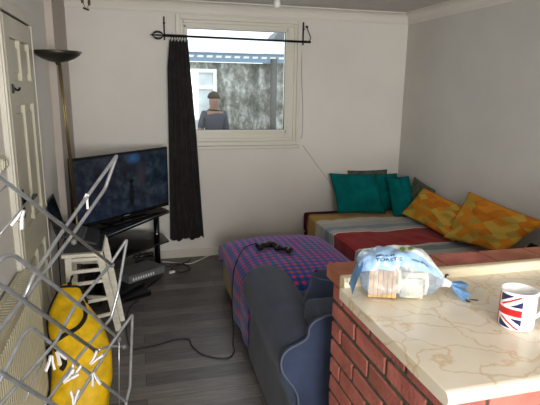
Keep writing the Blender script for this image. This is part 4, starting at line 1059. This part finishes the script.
# position, tilt in the view plane, label
pegs = [((-.178, 1.90, 1.262), (3.45, .2), 'white peg clipped on the airer in front of the television'),
        ((-.316, 1.515, 1.298), (3.55, -.2), 'white peg on the airer wire beside the door'),
        ((-.300, 1.75, .728), (2.75, .9), 'upper left peg of the group in front of the yellow bag'),
        ((-.262, 1.79, .595), (.35, .1), 'white peg left of centre in front of the yellow bag, jaws down'),
        ((-.290, 1.76, .600), (1.0, .3), 'small white peg turned sideways in front of the yellow bag'),
        ((-.205, 1.86, .605), (.75, .1), 'white peg at upper right of the group before the yellow bag'),
        ((-.195, 1.84, .580), (2.95, -.2), 'lowest right peg of the group before the yellow bag'),
        ((-.262, 1.76, .508), (.15, .4), 'lowest peg in front of the yellow bag'),
        ((-.318, 1.74, .722), (3.3, .5), 'second white peg clipped beside the upper left peg')]
for i, (p, (ry, rz), lab) in enumerate(pegs):
    r = peg0 if i == 0 else dup(peg0)
    r.scale = (.88, .88, .88); r.location = p; r.rotation_euler = (0, ry, rz); tag(r, lab, 'clothes peg', 'white clothes pegs clipped on the airer')

# ------------------------------------------------------------------ light
w = bpy.data.worlds.new('World'); scn.world = w; w.use_nodes = True
bgN = w.node_tree.nodes['Background']; bgN.inputs[0].default_value = (.86, .93, 1, 1); bgN.inputs[1].default_value = 2.2
def area(name, loc, rot, sx, sy, e, col=(1, 1, 1)):
    l = bpy.data.lights.new(name, 'AREA'); l.shape = 'RECTANGLE'; l.size = sx; l.size_y = sy; l.energy = e; l.color = col
    o = bpy.data.objects.new(name, l); COL.objects.link(o); o.location = loc; o.rotation_euler = rot; return o
area('kitchen_daylight', ((KX0+KX1)/2, YF-.25, (KZ0+KZ1)/2), (math.radians(90), 0, 0), KX1-KX0-.1, KZ1-KZ0-.1, 158, (1, .985, .955))
area('window_daylight', ((WX0+WX1)/2, YB+.30, 1.85), (math.radians(-68), 0, 0), 1.0, .8, 7, (.92, .96, 1))

# ------------------------------------------------------------------ camera
cam = bpy.data.cameras.new('camera'); co = bpy.data.objects.new('camera', cam); COL.objects.link(co); scn.camera = co
cam.sensor_fit = 'HORIZONTAL'; cam.sensor_width = 36; cam.lens = 503.1/540*36; cam.clip_start = .02
yaw, pitch, roll = [math.radians(a) for a in (15.03, 12.67, -.77)]
f = V((math.sin(yaw)*math.cos(pitch), math.cos(yaw)*math.cos(pitch), -math.sin(pitch))); r = V((math.cos(yaw), -math.sin(yaw), 0)); d = f.cross(r)
r2 = math.cos(roll)*r+math.sin(roll)*d; d2 = -math.sin(roll)*r+math.cos(roll)*d
co.matrix_world = Matrix(((r2.x, -d2.x, -f.x, 0), (r2.y, -d2.y, -f.y, 0), (r2.z, -d2.z, -f.z, 1.64), (0, 0, 0, 1)))
scn.view_settings.view_transform = 'Standard'; scn.view_settings.look = 'None'; scn.view_settings.gamma = 1; scn.view_settings.exposure = .25
scn.view_settings.use_curve_mapping = False
scn.cycles.use_denoising = True
scn.cycles.max_bounces = 10; scn.cycles.diffuse_bounces = 6; scn.cycles.transparent_max_bounces = 16
